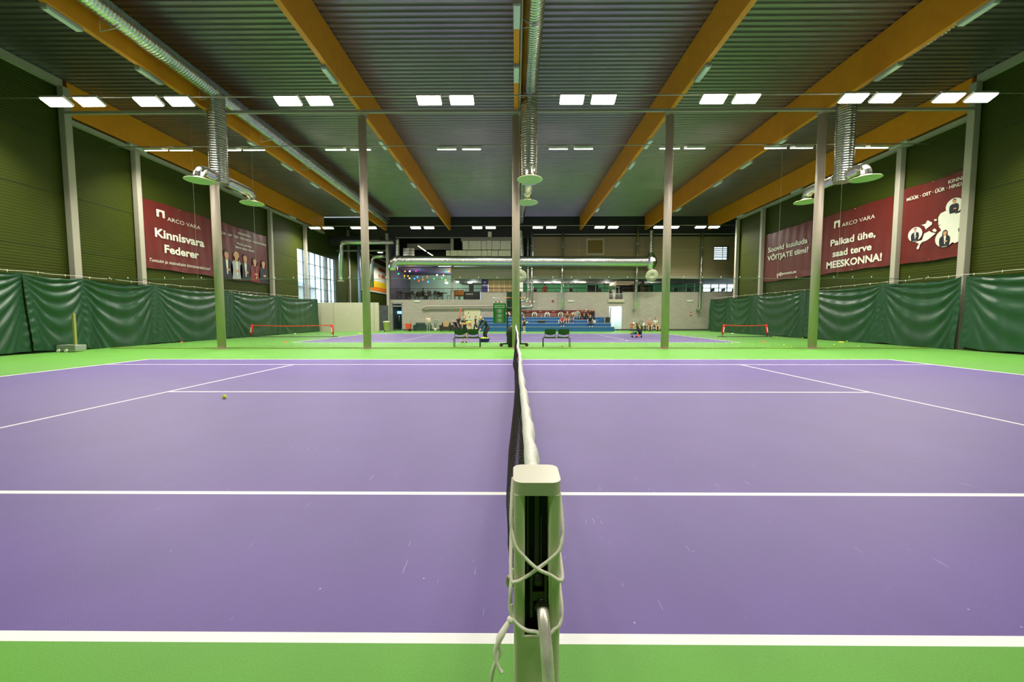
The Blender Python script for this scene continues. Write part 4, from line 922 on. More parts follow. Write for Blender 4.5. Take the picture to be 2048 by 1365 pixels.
# insulated air handling casing above the gallery
M_FOIL = mat('foil_insulation', (242, 236, 214), .5, .0, .08, 3.)
t = thing('air_handler', 'big pale foil covered air handling casing above the gallery left of the middle column', 'machine', (fx(980), YF+.5, fz(513)))
rows = [(463, 474, (925, 938, 963, 976, 984, 1001, 1022)), (481, 499, (925, 938, 963, 974, 984, 1001, 1022)), (500, 513.5, (892, 901, 915, 934, 963, 975, 983, 997, 1022))]
for ya, yb, xs in rows:
    for a, b in zip(xs[:-1], xs[1:]):
        mb = MB(); dd = .15 if a in (975, 974, 976) else 0
        mb.bbox(fx(a)+.02, fx(b)-.02, YF+.2-dd, YF+1.6, fz(yb)+.015, fz(ya)-.015, .03, 1, 2); mb.build('casing', M_FOIL, t)
mb = MB(); mb.box(fx(922), fx(1023), YF+.3, YF+1.5, fz(481), fz(474)); mb.build('frame', M_STEEL, t)
mb = MB(); mb.box(fx(905), fx(1024), YF+.1, YF+.2, fz(475.5), fz(473.5)); mb.box(fx(793), fx(905), YF+.1, YF+.2, fz(475.5), fz(473.5)); mb.box(fx(803), fx(898), YF+2.4, YF+2.6, fz(491), fz(478)); tag(mb.build('mezzanine_beam', M_STEEL), 'grey beams framing the dark loft above the cafe', 'beam')
mb = MB(); mb.box(XL, fx(1066), YF+3.4, YF+3.5, fz(515), ZC-.1); struct(mb.build('wall_loft', M_DARK))
mb = MB(); mb.box(XL, fx(1066), YF+.3, YF+3.5, fz(515)-.1, fz(515)); struct(mb.build('floor_loft', M_DARK))
t = thing('loft_lights', 'two bright slanting light strips in the dark loft above the cafe', 'lamp', P(850, 505, YF+1.5))
for a, b in (((836, 492), (852, 503)), ((855, 505), (866, 512))):
    mb = MB(); mb.tube([P(*a, YF+1.5), P(*b, YF+1.5)], .06, 6); mb.build('strip', mat('strip_glow', (240, 240, 215), .5, emit=(240, 240, 215), es=2.2), t)
t = thing('loft_unit', 'grey louvred unit in the loft at the left above the thick duct', 'machine', P(812, 512, YF+1.3))
for y in (492, 498, 504): 
    mb = MB(); mb.box(fx(801), fx(824), YF+1.2, YF+1.8, fz(y+5), fz(y)); mb.build('louvre', M_DUCT2, t)
# ---------------------------------------------------------------- cafe on the gallery
bulbs = [(784, 538, 'g'), (797, 548, 'g'), (810, 543, 'o'), (819.5, 543, 'w'), (832, 542.5, 'p'), (809, 552, 'o'), (816, 552.5, 'o'), (819, 557, 'y'), (829, 558, 'b'), (835, 554.5, 'b'), (837.5, 562, 'r'), (846, 560, 'r'), (854.5, 554, 'r'), (856, 564, 'b'), (868, 558, 'g'), (884, 557, 'g'), (893, 544, 'g'), (897.5, 543, 'o'), (901, 538.5, 'r'), (887, 551, 'y'), (874, 550.5, 'w'), (891, 560.5, 'l')]
BC = dict(g=(20, 235, 90), o=(255, 140, 20), w=(255, 240, 215), p=(255, 20, 110), y=(255, 210, 120), b=(40, 110, 255), r=(255, 60, 30), l=(220, 255, 40))
BCN = dict(g='green', o='orange', w='white', p='pink', y='warm yellow', b='blue', r='red', l='lime')
bulb_pts = []
for i, (px, py, c) in enumerate(bulbs):
    p = P(px, py, YF+.6); bulb_pts.append(p)
t = thing('string_lights', 'string of coloured party bulbs over the cafe tables on the gallery', 'lights', P(845, 560, YF+.6))
order = sorted(range(len(bulbs)), key=lambda i: bulbs[i][0])
mb = MB(); mb.tube([bulb_pts[i]+Vector((0, .04, .06)) for i in order], .008, 5); mb.build('cable', M_BT, t)
for i in order:
    mb = MB(); mb.ball(bulb_pts[i], .075 if bulbs[i][2] in 'bw' else .06, 10); mb.build('bulb', mat('bulb_'+BCN[bulbs[i][2]].replace(' ', '_'), BC[bulbs[i][2]], .4, emit=BC[bulbs[i][2]], es=9), t)
for px, py, nm, es in ((893, 566, 'bright greenish lamp over the cafe counter', 12), (915, 564, 'bright lamp right of the gallery post', 12), (940, 565.5, 'long warm lamp above the dark seats', 6)):
    p = P(px, py, YF+3); t = thing('pendant_lamp', nm, 'lamp', p, 'lamps inside the cafe'); mb = MB(); mb.ball(p, .17, 14, 1.6 if es == 6 else 1, 1, .6); mb.build('shade', mat('pendant_glow%d' % es, (240, 255, 225), .4, emit=(235, 255, 225), es=es), t)
    mb = MB(); mb.tube([p, (p.x, p.y, fz(545, YF+3))], .01, 5); mb.build('flex', M_BT, t)
def light(x, y, z, e, s, c): 
    ld = bpy.data.lights.new('room_light', 'POINT'); ld.shadow_soft_size = .25; ld.energy = e; ld.color = c; lo = bpy.data.objects.new('room_light', ld); COL.objects.link(lo); lo.location = (x, y, z-.35)
light(fx(880), YF+5, 5.6, 190, 1.2, (.85, 1, .9)); light(fx(940), YF+4, 4.9, 110, 1., (.9, 1, .92)); light(fx(820), YF+3, 5.8, 50, .6, (.6, .5, 1.)); light(fx(812), YF+2, 5.6, 30, .4, (1, .45, .3))
for q in (1075, 1120, 1165, 1330): light(fx(q), YF+4.5, 4.95, 150, 1.2, (.92, 1, .9))
light(fx(1235), YF+5, 4.9, 120, 1.2, (1, .95, .85))
M_CHR = mat('dark_wood', (44, 30, 22), .5); M_TAB = mat('table_dark', (52, 38, 30), .4)
def table(px, Y, label):
    x = at(px, 600, Y).x; t = thing('cafe_table', label, 'table', (x, Y, Z1), 'round dark tables on the gallery')
    mb = MB(); mb.lathe([(0, .70), (.5, .70), (.52, .73), (.5, .75), (0, .75)], (x, Y, Z1-.02), 20); mb.build('table_top', M_TAB, t)
    mb = MB(); mb.lathe([(.25, 0), (.25, .02), (.04, .06), (.035, .70)], (x, Y, Z1-.02), 12); mb.build('pedestal', M_BT, t)
for i, (px, Y) in enumerate(((812, YF+1.1), (848, YF+1.3), (885, YF+1.2), (830, YF+3), (868, YF+3))): table(px, Y, 'round dark cafe table, %s on the gallery' % ('front left', 'front middle', 'front right', 'back left', 'back right')[i])
chp = None
CH_ = [(797, 1.0), (806, .75), (822, 1.2), (836, 1.6), (842, .75), (858, 1.3), (866, .8), (875, 1.1), (878, 1.9), (898, 1.2), (818, 2.6), (838, 3.2), (856, 2.8), (880, 3.0)]
for i, (px, dy) in enumerate(CH_):
    Y = YF+dy; x = at(px, 600, Y).x; l = 'dark cafe chair behind the wire railing, %s counted from the left' % ORD[sorted(q[0] for q in CH_).index(px)]
    if chp is None:
        chp = thing('cafe_chair', l, 'chair', (x, Y, Z1-.02), 'dark chairs at the cafe tables', .4)
        mb = MB(); mb.bbox(-.21, .21, -.21, .21, .43, .47, .04); mb.build('seat', M_CHR, chp, True)
        mb = MB(); mb.bbox(-.2, .2, .18, .215, .55, .92, .03, 1); mb.build('backrest', M_CHR, chp, True)
        for a in (-.18, .18):
            for b in (-.18, .19):
                mb = MB(); mb.tube([(a, b, 0), (a, b, .92 if b > 0 else .44)], .017, 6); mb.build('leg', M_CHR, chp, True)
    else: copy_tree(chp, (x, Y, Z1-.02), i*1.9+.3, l)
for i, px in enumerate((914, 924)):
    x = fx(px, YF+1); t = thing('orange_chair', ('left' if i == 0 else 'right')+' of two ochre lounge chairs on the gallery', 'chair', (x, YF+1, Z1-.02), 'ochre lounge chairs on the gallery')
    M_OC = mat('ochre_upholstery', (150, 86, 20), .7)
    mb = MB(); mb.bbox(x-.24, x+.24, YF+.75, YF+1.2, Z1+.36, Z1+.48, .05); mb.build('seat', M_OC, t)
    mb = MB(); mb.bbox(x-.24, x+.24, YF+.7, YF+.8, Z1+.45, Z1+.98, .05, 1); mb.build('backrest', M_OC, t)
    for a in (-.2, .2):
        for b in (.78, 1.15):
            mb = MB(); mb.tube([(x+a, YF+b, Z1-.02), (x+a, YF+b, Z1+.38)], .018, 6); mb.build('leg', M_BT, t)
x = fx(940); t = thing('grand_piano', 'big black piano-like cabinet at the right end of the cafe gallery', 'cabinet', (x, YF+1.3, Z1-.02))
M_PI = mat('black_lacquer', (22, 26, 26), .35)
mb = MB(); mb.bbox(x-.75, x+.9, YF+.9, YF+1.9, Z1+.0, Z1+.85, .1); mb.build('body', M_PI, t)
mb = MB(); mb.bbox(x-.25, x+.25, YF+1.3, YF+1.7, Z1+.85, Z1+1.6, .1, 2); mb.build('upright_case', M_PI, t)
mb = MB(); mb.box(x-.5, x+.2, YF+.86, YF+.9, Z1+.55, Z1+.62); mb.build('panel_strip', M_WHT, t)
# ---------------------------------------------------------------- gym things
def gymlamp(px, py):
    p = P(px, py, YF+3); t = thing('gym_lamp', 'glowing lamp in the green gym at picture column %s' % {1095: 'left', 1118: 'middle', 1165: 'right', 1410: 'far right'}[px], 'lamp', p, 'lamps in the gym'); mb = MB(); mb.bbox(p.x-.35, p.x+.35, p.y-.1, p.y+.1, p.z-.05, p.z+.05, .03, 0); mb.cbox((p.x, p.y, (p.z+fz(557.5))/2), .02, .02, fz(557.5)-p.z); mb.build('tube', mat('gym_glow', (250, 250, 210), .4, emit=(250, 250, 205), es=4), t)
for q in ((1095, 565.5), (1118, 565.5), (1165, 565)): gymlamp(*q)
def frame_machine(px, Y, label, w=.9, h=1.9, c=None):
    x = at(px, 590, Y).x; m = c or M_ALU; t = thing('training_machine', label, 'machine', (x, Y, Z1-.02), 'training machines in the gym')
    mb = MB(); mb.tube([(x-w/2, Y, Z1), (x-w/2, Y, Z1+h), (x+w/2, Y, Z1+h), (x+w/2, Y, Z1)], .05, 8); mb.tube([(x-w/2, Y-.5, Z1+.04), (x-w/2, Y+.4, Z1+.04)], .05, 8); mb.tube([(x+w/2, Y-.5, Z1+.04), (x+w/2, Y+.4, Z1+.04)], .05, 8); mb.build('frame', m, t)
    mb = MB(); mb.bbox(x-.2, x+.2, Y-.3, Y+.2, Z1+.45, Z1+.55, .04); mb.bbox(x-.18, x+.18, Y+.1, Y+.2, Z1+.5, Z1+1.2, .04, 1); mb.build('pad', M_BT, t)
    mb = MB(); mb.box(x-.15, x+.15, Y+.25, Y+.4, Z1+.2, Z1+1.3); mb.build('weight_stack', M_RUST, t)
frame_machine(1142, YF+2.6, 'white arched training frame in the gym right of the thin pipe', .5, 1.9, M_WHT); frame_machine(1070, YF+2.5, 'white training machine in the gym beside the bright panel', .6, 1.2, M_WHT); frame_machine(1200, YF+3, 'grey training frame left of the balcony gap')
frame_machine(1290, YF+3, 'grey training machine left of the right round column'); frame_machine(1352, YF+1.5, 'tall twin post machine right of the round column', 1.4, 2.0); frame_machine(1380, YF+3.2, 'pale machine farther right in the gym', .9, 1.8, M_WHT)
x = fx(1040.5); mb = MB(); mb.box(fx(1036), fx(1047), YF+2.5, YF+2.6, Z1, fz(561, YF+2.5)); tag(mb.build('bright_panel', mat('bright_panel', (240, 240, 225), .6, emit=(245, 245, 225), es=1.1)), 'bright white lit panel on the gallery right of the middle column', 'panel')
for px, w, c, l in ((1185, 1.2, M_BT, 'dark cabinet in the gym left of the balcony gap'), (1292, 1.4, mat('dark_green_board', (20, 74, 34), .6), 'dark green board in the gym under the right diffuser'), (1255, 2.6, M_BT, 'dark wide cabinet under the pale hood right of the gap')):
    x = fx(px, YF+4); mb = MB(); mb.bbox(x-w/2, x+w/2, YF+3.9, YF+4.3, Z1, Z1+1.7, .03); tag(mb.build('gym_cabinet', c), l, 'cabinet', 'cabinets in the gym')
x = fx(1250, YF+3); mb = MB(); mb.box(fx(1232, YF+3), fx(1268, YF+3), YF+3, YF+6, fz(568, YF+3), fz(560, YF+3)); tag(mb.build('ceiling_hood', mat('hood_cream', (222, 205, 170), .6, emit=(240, 215, 170), es=.25)), 'cream lit bulkhead above the dark cabinet right of the balcony gap', 'bulkhead')
mb = MB(); mb.box(fx(1268, YF+3), fx(1272, YF+3), YF+2.9, YF+3.2, Z1, fz(558, YF+3)); mb.box(fx(1284, YF+3), fx(1287, YF+3), YF+2.9, YF+3.2, Z1, fz(556, YF+3)); tag(mb.build('door_jamb', mat('orange_wood', (170, 110, 60), .6)), 'two orange wooden posts in the gym beside a thin pipe', 'post')
# treadmills against the blue window
for i, px in enumerate((1417, 1438, 1459)):
    Y = YF+4.8; x = at(px, 590, Y).x; t = thing('treadmill', 'black treadmill in front of the blue gym window, %s from the left' % ORD[i], 'treadmill', (x, Y, Z1-.02), 'treadmills at the gym window')
    mb = MB(); mb.prism([(x-.6, Y-.3, Z1), (x+.4, Y-.3, Z1+.12), (x+.4, Y-.3, Z1+.25), (x-.6, Y-.3, Z1+.13)], (0, .6, 0)); mb.build('deck', M_BT, t)
    mb = MB(); mb.tube([(x+.1, Y-.28, Z1+1.0), (x+.45, Y-.28, Z1+1.15), (x+.25, Y-.28, Z1+.2), (x+.25, Y+.28, Z1+.2), (x+.45, Y+.28, Z1+1.15), (x+.1, Y+.28, Z1+1.0)], .035, 6); mb.build('handrail', M_BT, t)
    mb = MB(); mb.box(x+.38, x+.5, Y-.3, Y+.3, Z1+1.1, Z1+1.4); mb.build('console', M_BT, t)
# ---------------------------------------------------------------- on the pale wall
M_EX = mat('exit_sign_panel', (190, 205, 185), .5)
for px, py, l in ((834, 603, 'left over the wall pipe'), (1142, 602.5, 'middle above the red banner'), (1380, 602, 'right above the red wall box')):
    t = thing('exit_sign', 'small flat emergency light on the pale far wall, '+l, 'sign', P(px, py, YF-.05), 'emergency lights on the far wall'); p = P(px, py, YF-.05)
    mb = MB(); mb.bbox(p.x-.3, p.x+.3, YF-.06, YF, p.z-.08, p.z+.08, .02, 1); mb.build('housing', M_EX, t)
    mb = MB(); mb.box(p.x-.12, p.x+.12, YF-.068, YF-.06, p.z-.05, p.z+.05); mb.build('lens', M_WHT, t)
p = P(1381.5, 628, YF); t = thing('wall_box', 'small red and white fire call box on the right of the far wall', 'box', p)
mb = MB(); mb.box(p.x-.06, p.x+.06, YF-.06, YF, p.z-.17, p.z+.17); mb.build('case', mat('call_box_red', (180, 60, 40), .5), t); mb = MB(); mb.box(p.x-.045, p.x+.045, YF-.066, YF-.06, p.z-.06, p.z+.06); mb.build('plate', M_WHT, t)
p = P(1105.5, 602.5, YF); mb = MB(); mb.cyl((p.x, YF-.08, p.z), (p.x, YF, p.z), .11, 14); tag(mb.build('alarm_sounder', mat('alarm_red', (150, 40, 40), .5)), 'round dark red alarm sounder on the far wall left of a thin pipe', 'alarm')
# red sponsor banner above the bleachers
bx0, bx1, bz0, bz1 = fx(1012), fx(1190), fz(637.5), fz(621)
t = thing('sponsor_banner', 'long dark red banner with round portraits above the blue bleachers', 'banner', ((bx0+bx1)/2, YF-.03, bz0))
mb = MB(); mb.box(bx0, bx1, YF-.03, YF-.002, bz0, bz1); mb.build('sheet', M_BAN, t)
class Front:
    u = Vector((1, 0, 0)); v = Vector((0, 0, 1)); n = Vector((0, -1, 0))
    def p(s, x, z, d=0): return Vector((x, YF-.032-d, z))
FS = Front()
for i, px in enumerate((1015.5, 1042, 1069, 1094.5, 1121.5, 1149)):
    x, z = fx(px), fz(629.8); R = .27; mb = MB(); mb.poly([FS.p(x+R*math.cos(k*PI/10), z+R*math.sin(k*PI/10), .002) for k in range(20)]); mb.build('portrait_disc', M_WHT, t)
    portrait(t, FS, x, z-.25, .5, .34, M_PHA if i % 2 else M_PBL, M_PSU, M_WHT, None, i % 2 == 0)
for px in (1055, 1081, 1107, 1135, 1170):
    mb = MB(); mb.box(fx(px)-.34, fx(px)+.34, YF-.036, YF-.033, fz(629.2), fz(628)); mb.build('print_line', mat('print_pale_red', (200, 150, 135), .6), t)
    mb = MB(); mb.box(fx(px)-.1, fx(px)+.12, YF-.036, YF-.033, fz(624.4), fz(623.2)); mb.build('print_line', mat('print_pale_red', (200, 150, 135), .6), t)
    mb = MB(); mb.box(fx(px)-.3, fx(px)+.3, YF-.036, YF-.033, fz(632), fz(631.3)); mb.build('print_line', mat('print_pale_red', (200, 150, 135), .6), t)
# bleachers
M_BLU = mat('bleacher_blue', (16, 84, 138), .5, 0, .05, 2.); M_BLW = mat('bleacher_edge', (150, 170, 180), .5)
t = thing('bleacher', 'blue stepped bleacher with four rows in front of the far wall', 'bleacher', (fx(1095), 29.6, 0))
YBL = [29.0, 29.6, 30.2, 30.8]; ZBL = [.43, .76, 1.05, 1.32]
BLX = [(957, 1229), (957, 1222), (957, 1196), (960, 1196)]
for k in range(4):
    a, b = at(BLX[k][0], 650, YBL[k]).x, at(BLX[k][1], 650, YBL[k]).x
    mb = MB(); mb.box(a, b, YBL[k], YBL[k]+.58 if k < 3 else YF-.06, 0 if k == 0 else ZBL[k-1]-.02, ZBL[k]); mb.build('step', M_BLU, t)
    mb = MB(); mb.box(a, b, YBL[k]-.02, YBL[k]+.03, ZBL[k]-.03, ZBL[k]+.012); mb.build('edge_strip', M_BLW, t)
t = thing('bleacher_end', 'separate small blue step block at the right end of the bleacher', 'bleacher', (fx(1203), 30.6, 0))
a, b = at(1197, 640, 30.3).x, at(1211, 640, 30.3).x
mb = MB(); mb.box(a+.06, b, 30.82, YF-.1, 0, 1.32); mb.build('block', M_BLU, t); mb = MB(); mb.box(a+.06, b, 30.8, 30.84, 1.3, 1.335); mb.build('edge_strip', M_BLW, t)
# sofa, armchair, plant, barrow
M_SOF = mat('dark_green_leather', (26, 52, 44), .45); M_ARM = mat('dark_brown_leather', (38, 34, 28), .45); M_CUS = mat('tan_cushion', (180, 150, 105), .7)
def sofa(pxa, pxb, py, label, m, name, cushion=None):
    a = gr(pxa, py); b = gr(pxb, py); y = a.y; x0, x1 = a.x, b.x; t = thing(name, label, 'sofa' if name == 'sofa' else 'armchair', ((x0+x1)/2, y+.4, 0))
    mb = MB(); mb.bbox(x0+.15, x1-.15, y, y+.7, .12, .42, .06, 1); mb.build('seat', m, t)
    mb = MB(); mb.bbox(x0+.1, x1-.1, y+.6, y+.85, .12, .82, .08, 0); mb.build('backrest', m, t)
    for q, s in ((x0, 1), (x1, -1)):
        mb = MB(); mb.bbox(min(q, q+s*.2), max(q, q+s*.2), y-.02, y+.8, .08, .6, .07, 1); mb.build('armrest', m, t)
        mb = MB(); mb.cyl((q+s*.1, y+.1, 0), (q+s*.1, y+.1, .1), .03, 8); mb.cyl((q+s*.1, y+.7, 0), (q+s*.1, y+.7, .1), .03, 8); mb.build('foot', M_BT, t)
    if cushion:
        mb = MB(); mb.bbox(x0+.25, x1-.22, y+.5, y+.62, .44, .95, .06, 1); mb.build('cushion', cushion, t)
sofa(826, 860, 663.4, 'dark green leather sofa against the pale far wall', M_SOF, 'sofa'); sofa(879, 901, 663.6, 'dark armchair with tan cushion against the far wall', M_ARM, 'armchair', M_CUS); sofa(903, 922, 663.6, 'second dark armchair half hidden behind the children', M_ARM, 'armchair')
p = gr(871, 663); t = thing('potted_plant', 'bushy grey-green potted plant right of the dark sofa', 'plant', (p.x, p.y, 0))
mb = MB(); mb.lathe([(.12, 0), (.17, .3), (.15, .3)], (p.x, p.y, 0), 16); mb.build('pot', M_WHT, t)
mb = MB(); rr = random.Random(4)
for k in range(26):
    a = rr.uniform(0, 6.28); h = rr.uniform(.5, 1.05); rad = rr.uniform(.1, .34); b = Vector((p.x+.03*math.cos(a), p.y+.03*math.sin(a), .28)); e = Vector((p.x+rad*math.cos(a), p.y+rad*math.sin(a), h)); mb.tube([b, (b+e)/2+Vector((0, 0, .1)), e], .006, 4)
stems = mb.build('stems', mat('stem_green', (70, 90, 60), .7), t)
mb = MB()
for k in range(90):
    a = rr.uniform(0, 6.28); h = rr.uniform(.4, 1.12); rad = rr.uniform(.05, .38); c = Vector((p.x+rad*math.cos(a), p.y+rad*math.sin(a), h)); d = Vector((math.cos(a), math.sin(a), rr.uniform(-.6, .4))).normalized(); s = d.orthogonal().normalized()*.035; mb.poly([c, c+d*.07+s, c+d*.16, c+d*.07-s])
mb.build('leaves', mat('leaf_grey_green', (110, 140, 116), .6), t)
p = gr(817, 663.5); t = thing('wheelbarrow', 'small red orange barrow by the wall left of the sofa', 'barrow', (p.x, p.y, 0)); M_OB = mat('barrow_red', (200, 66, 32), .5)
mb = MB(); mb.prism([(p.x-.26, p.y-.2, .75), (p.x+.26, p.y-.2, .72), (p.x+.2, p.y-.2, .25), (p.x-.16, p.y-.2, .3)], (0, .4, 0)); mb.build('tub', M_OB, t)
mb = MB(); mb.cyl((p.x+.12, p.y-.05, .15), (p.x+.12, p.y+.05, .15), .15, 16); mb.build('wheel', M_BT, t)
mb = MB(); mb.tube([(p.x+.12, p.y-.15, .15), (p.x-.2, p.y-.2, .3), (p.x-.5, p.y-.2, .9)], .018, 6); mb.tube([(p.x+.12, p.y+.15, .15), (p.x-.2, p.y+.2, .3), (p.x+.3, p.y+.2, 1.15), (p.x+.36, p.y+.2, 1.2)], .018, 6); mb.tube([(p.x-.15, p.y, 0), (p.x-.12, p.y, .3)], .02, 6); mb.build('handle', M_OB, t)
# ================================================================ between the courts
M_SEATG = mat('dark_green_seat', (38, 76, 42), .45); M_LEGG = mat('bench_steel', (92, 84, 70), .4, .6)
def bench(pxa, pxb, label):
    a = gr(pxa, 696.2); b = gr(pxb, 696.2); y = 10.35; x0, x1 = a.x, b.x; t = thing('twin_seat_bench', label, 'bench', ((x0+x1)/2, y, 0), 'twin seat benches behind the divider net')
    mb = MB(); mb.tube([(x0, y, 0), (x0, y, .40), (x0+.01, y, .42), (x1-.01, y, .42), (x1, y, .40), (x1, y, 0)], .016, 8); mb.tube([(x0, y+.36, 0), (x0, y+.36, .40), (x0+.01, y+.36, .42), (x1-.01, y+.36, .42), (x1, y+.36, .40), (x1, y+.36, 0)], .016, 8)
    mb.tube([(x0, y, .41), (x0, y+.36, .41)], .014, 8); mb.tube([(x1, y, .41), (x1, y+.36, .41)], .014, 8); mb.build('frame', M_LEGG, t)
    w = (x1-x0)/2
    for k in range(2):
        c = x0+w*(k+.5); hw = w*.42
        mb = MB(); mb.grid(lambda i, j: (c-hw+2*hw*i, y-.02+.42*j, .445+.03*(2*i-1)**2+.02*(2*j-1)**2), 10, 8); mb.grid(lambda i, j: (c-hw+2*hw*i, y-.02+.42*j, .425+.03*(2*i-1)**2+.02*(2*j-1)**2), 10, 8, True, True); mb.build('seat', M_SEATG, t)
        mb = MB(); sh = lambda i, j: (c-hw*(1-.12*(1-j)**2)*(1-2*i)*1., y-.045-.05*j-.0+.03*(1-(2*i-1)**2)*-1, .55+.05*(2*i-1)**2*(1-j)+.27*j-.02*(2*i-1)**4*j)
        mb.grid(sh, 12, 8); mb.grid(lambda i, j: tuple(Vector(sh(i, j))+Vector((0, -.018, 0))), 12, 8, True, True); mb.build('backrest', M_SEATG, t)
        for s in (-1, 1):
            mb = MB(); mb.tube([(c+s*hw*.93, y, .42), (c+s*hw*.95, y-.05, .6), (c+s*hw*.93, y-.09, .78)], .011, 6); mb.build('back_support', M_LEGG, t)
bench(905.5, 958.5, 'dark green twin seat bench left of the middle column'); bench(1087.5, 1142, 'dark green twin seat bench right of the middle column')
# umpire chair behind the middle column with scoreboard
M_UG = mat('umpire_green', (40, 70, 50), .5)
yc = 10.75; X0, X1 = at(1014.5, 600, yc).x, at(1041, 600, yc).x; zt = at(1030, 583, yc).z
t = thing('umpire_chair', 'tall dark green umpire chair ladder mostly hidden by the middle column', 'chair', ((X0+X1)/2, yc, 0))
mb = MB()
for x in (X0, X1): mb.box(x-.025, x+.025, yc-.03, yc+.03, .12, zt)
for x in (X0, X1): mb.box(x-.025, x+.025, yc+.6, yc+.66, .12, 1.7)
mb.box(X0, X1, yc+.6, yc+.66, 1.62, 1.7); mb.build('frame', M_UG, t)
for k in range(7):
    mb = MB(); z = .5+k*.3; mb.box(X0, X1, yc-.03, yc+.03, z-.018, z+.018); mb.build('rung', M_UG, t)
mb = MB(); mb.bbox(X0, X1, yc+.05, yc+.62, 1.7, 1.76, .03); mb.bbox(X0, X1, yc+.57, yc+.62, 1.8, zt, .02, 1); mb.build('seat', M_UG, t)
mb = MB(); xa, xb = at(999, 690, yc).x, at(1056, 690, yc).x; mb.box(xa+.15, xb-.1, yc-.05, yc+.06, .1, .17); mb.box(X0-.04, X0+.04, yc, yc+.7, .1, .17); mb.box(X1-.04, X1+.04, yc, yc+.7, .1, .17); mb.build('base', M_UG, t)
for x in (xa+.08, xb-.06):
    mb = MB(); mb.cyl((x, yc-.04, .085), (x, yc+.04, .085), .08, 14); mb.tube([(x, yc, .09), (x+(.15 if x < 0 else -.12), yc, .15)], .02, 6); mb.build('wheel', mat('wheel_brown', (84, 62, 44), .6), t)
sx0, sx1, sz0, sz1 = at(986.5, 630, 10.5).x, at(1012, 630, 10.5).x, at(1000, 647, 10.5).z, at(1000, 607, 10.5).z
M_SG = mat('scoreboard_green', (0, 118, 18), .5); M_DIG = mat('digit_black', (20, 24, 20), .5)
t = thing('scoreboard', 'bright green flip scoreboard hung left of the middle column', 'scoreboard', ((sx0+sx1)/2, 10.5, sz0))
mb = MB(); mb.bbox(sx0, sx1, 10.48, 10.52, sz0, sz1, .02, 1); mb.build('board', M_SG, t)
mb = MB(); mb.box(sx1-.02, X0+.02, 10.5, 10.8, sz1-.25, sz1-.2); mb.box(sx1-.02, X0+.02, 10.5, 10.8, sz0+.15, sz0+.2); mb.build('arm', M_UG, t)
W = sx1-sx0; H = sz1-sz0
mb = MB(); mb.box(sx0+.08*W, sx0+.9*W, 10.474, 10.48, sz0+.76*H, sz0+.93*H); pl = mb.build('title_plate', mat('title_plate', (165, 205, 160), .5), t)
mb = MB(); mb.box(sx0+.22*W, sx0+.55*W, 10.471, 10.474, sz0+.82*H, sz0+.835*H); mb.build('print_mark', M_DIG, pl)
mb = MB(); mb.box(sx0+.55*W, sx0+.82*W, 10.471, 10.474, sz0+.82*H, sz0+.86*H); mb.build('print_mark', mat('print_blue_grey', (110, 120, 160), .5), pl)
for k in range(3):
    z = sz0+(.52-.235*k)*H
    mb = MB(); mb.box(sx0+.2*W, sx0+.8*W, 10.474, 10.48, z, z+.19*H); pl = mb.build('score_row', mat('score_row', (150, 190, 150), .5), t)
    for q in (.23, .66):
        mb = MB(); mb.box(sx0+q*W, sx0+(q+.12)*W, 10.47, 10.474, z+.02*H, z+.17*H); cd = mb.build('digit_card', M_DIG, pl)
    mb = MB()
    for q in (.23, .66): add_text(mb, '0', (1, 0, 0), (0, 0, 1), (sx0+(q+.03)*W, 10.468, z+.05*H), .06*W, .09*H)
    mb.build('digit', M_WHT, pl)
# beads on cords at the chair
def beads(pts, cols, label, r=.035):
    t = thing('bead_string', label, 'beads', pts[0], 'strings of coloured beads on the umpire chair'); mb = MB(); mb.tube(pts, .006, 5); mb.build('cord', M_CORD, t)
    n = len(cols)
    for k, c in enumerate(cols):
        p = pts[0]+(pts[-1]-pts[0])*((k+.5)/n); mb = MB(); mb.ball(p, r, 8, 1.2, 1, .8); mb.build('bead', mat('bead_'+c, {'w': (232, 228, 215), 'r': (150, 20, 26), 'o': (225, 90, 40), 'g': (90, 170, 90), 'y': (235, 210, 110)}[c], .5), t)
beads([at(1009, 596, 10.6), at(1051, 596.5, 10.6)], 'yogorogrygrogoy', 'orange, green and red bead string across the umpire chair top')
beads([at(986.5, 604.5, 10.6), at(1004, 604.5, 10.6)], 'wrwrw', 'white and dark red beads just above the scoreboard'); beads([at(1051.5, 604, 10.6), at(1069.5, 604, 10.6)], 'wrwrw', 'white and dark red beads right of the middle column')
mb = MB(); mb.tube([at(985.5, 596.5, 10.6), at(990, 597.2, 10.6), at(1001, 597.4, 10.6)], [.03, .015, .008], 6); tag(mb.build('white_stick', M_WHT), 'thin white stick above the scoreboard', 'stick')
# dark green cover bag beside the chair
q = gr(1020, 697); t = thing('cover_bag', 'tall dark green cover bag standing left of the middle column', 'bag', (q.x, 10.45, 0))
x = at(1022, 680, 10.45).x
mb = MB(); mb.lathe([(.11, 0), (.13, .02), (.17, .3), (.22, .62), (.18, .84), (.1, .95), (.04, .98), (0, .98)], (x, 10.45, .0), 18); mb.build('cover', mat('cover_dark_green', (18, 40, 22), .7), t)
mb = MB(); mb.ball((x+.06, 10.36, .93), .05, 8, 1.6, 1, .6); mb.build('top_pocket', M_BALL, t)
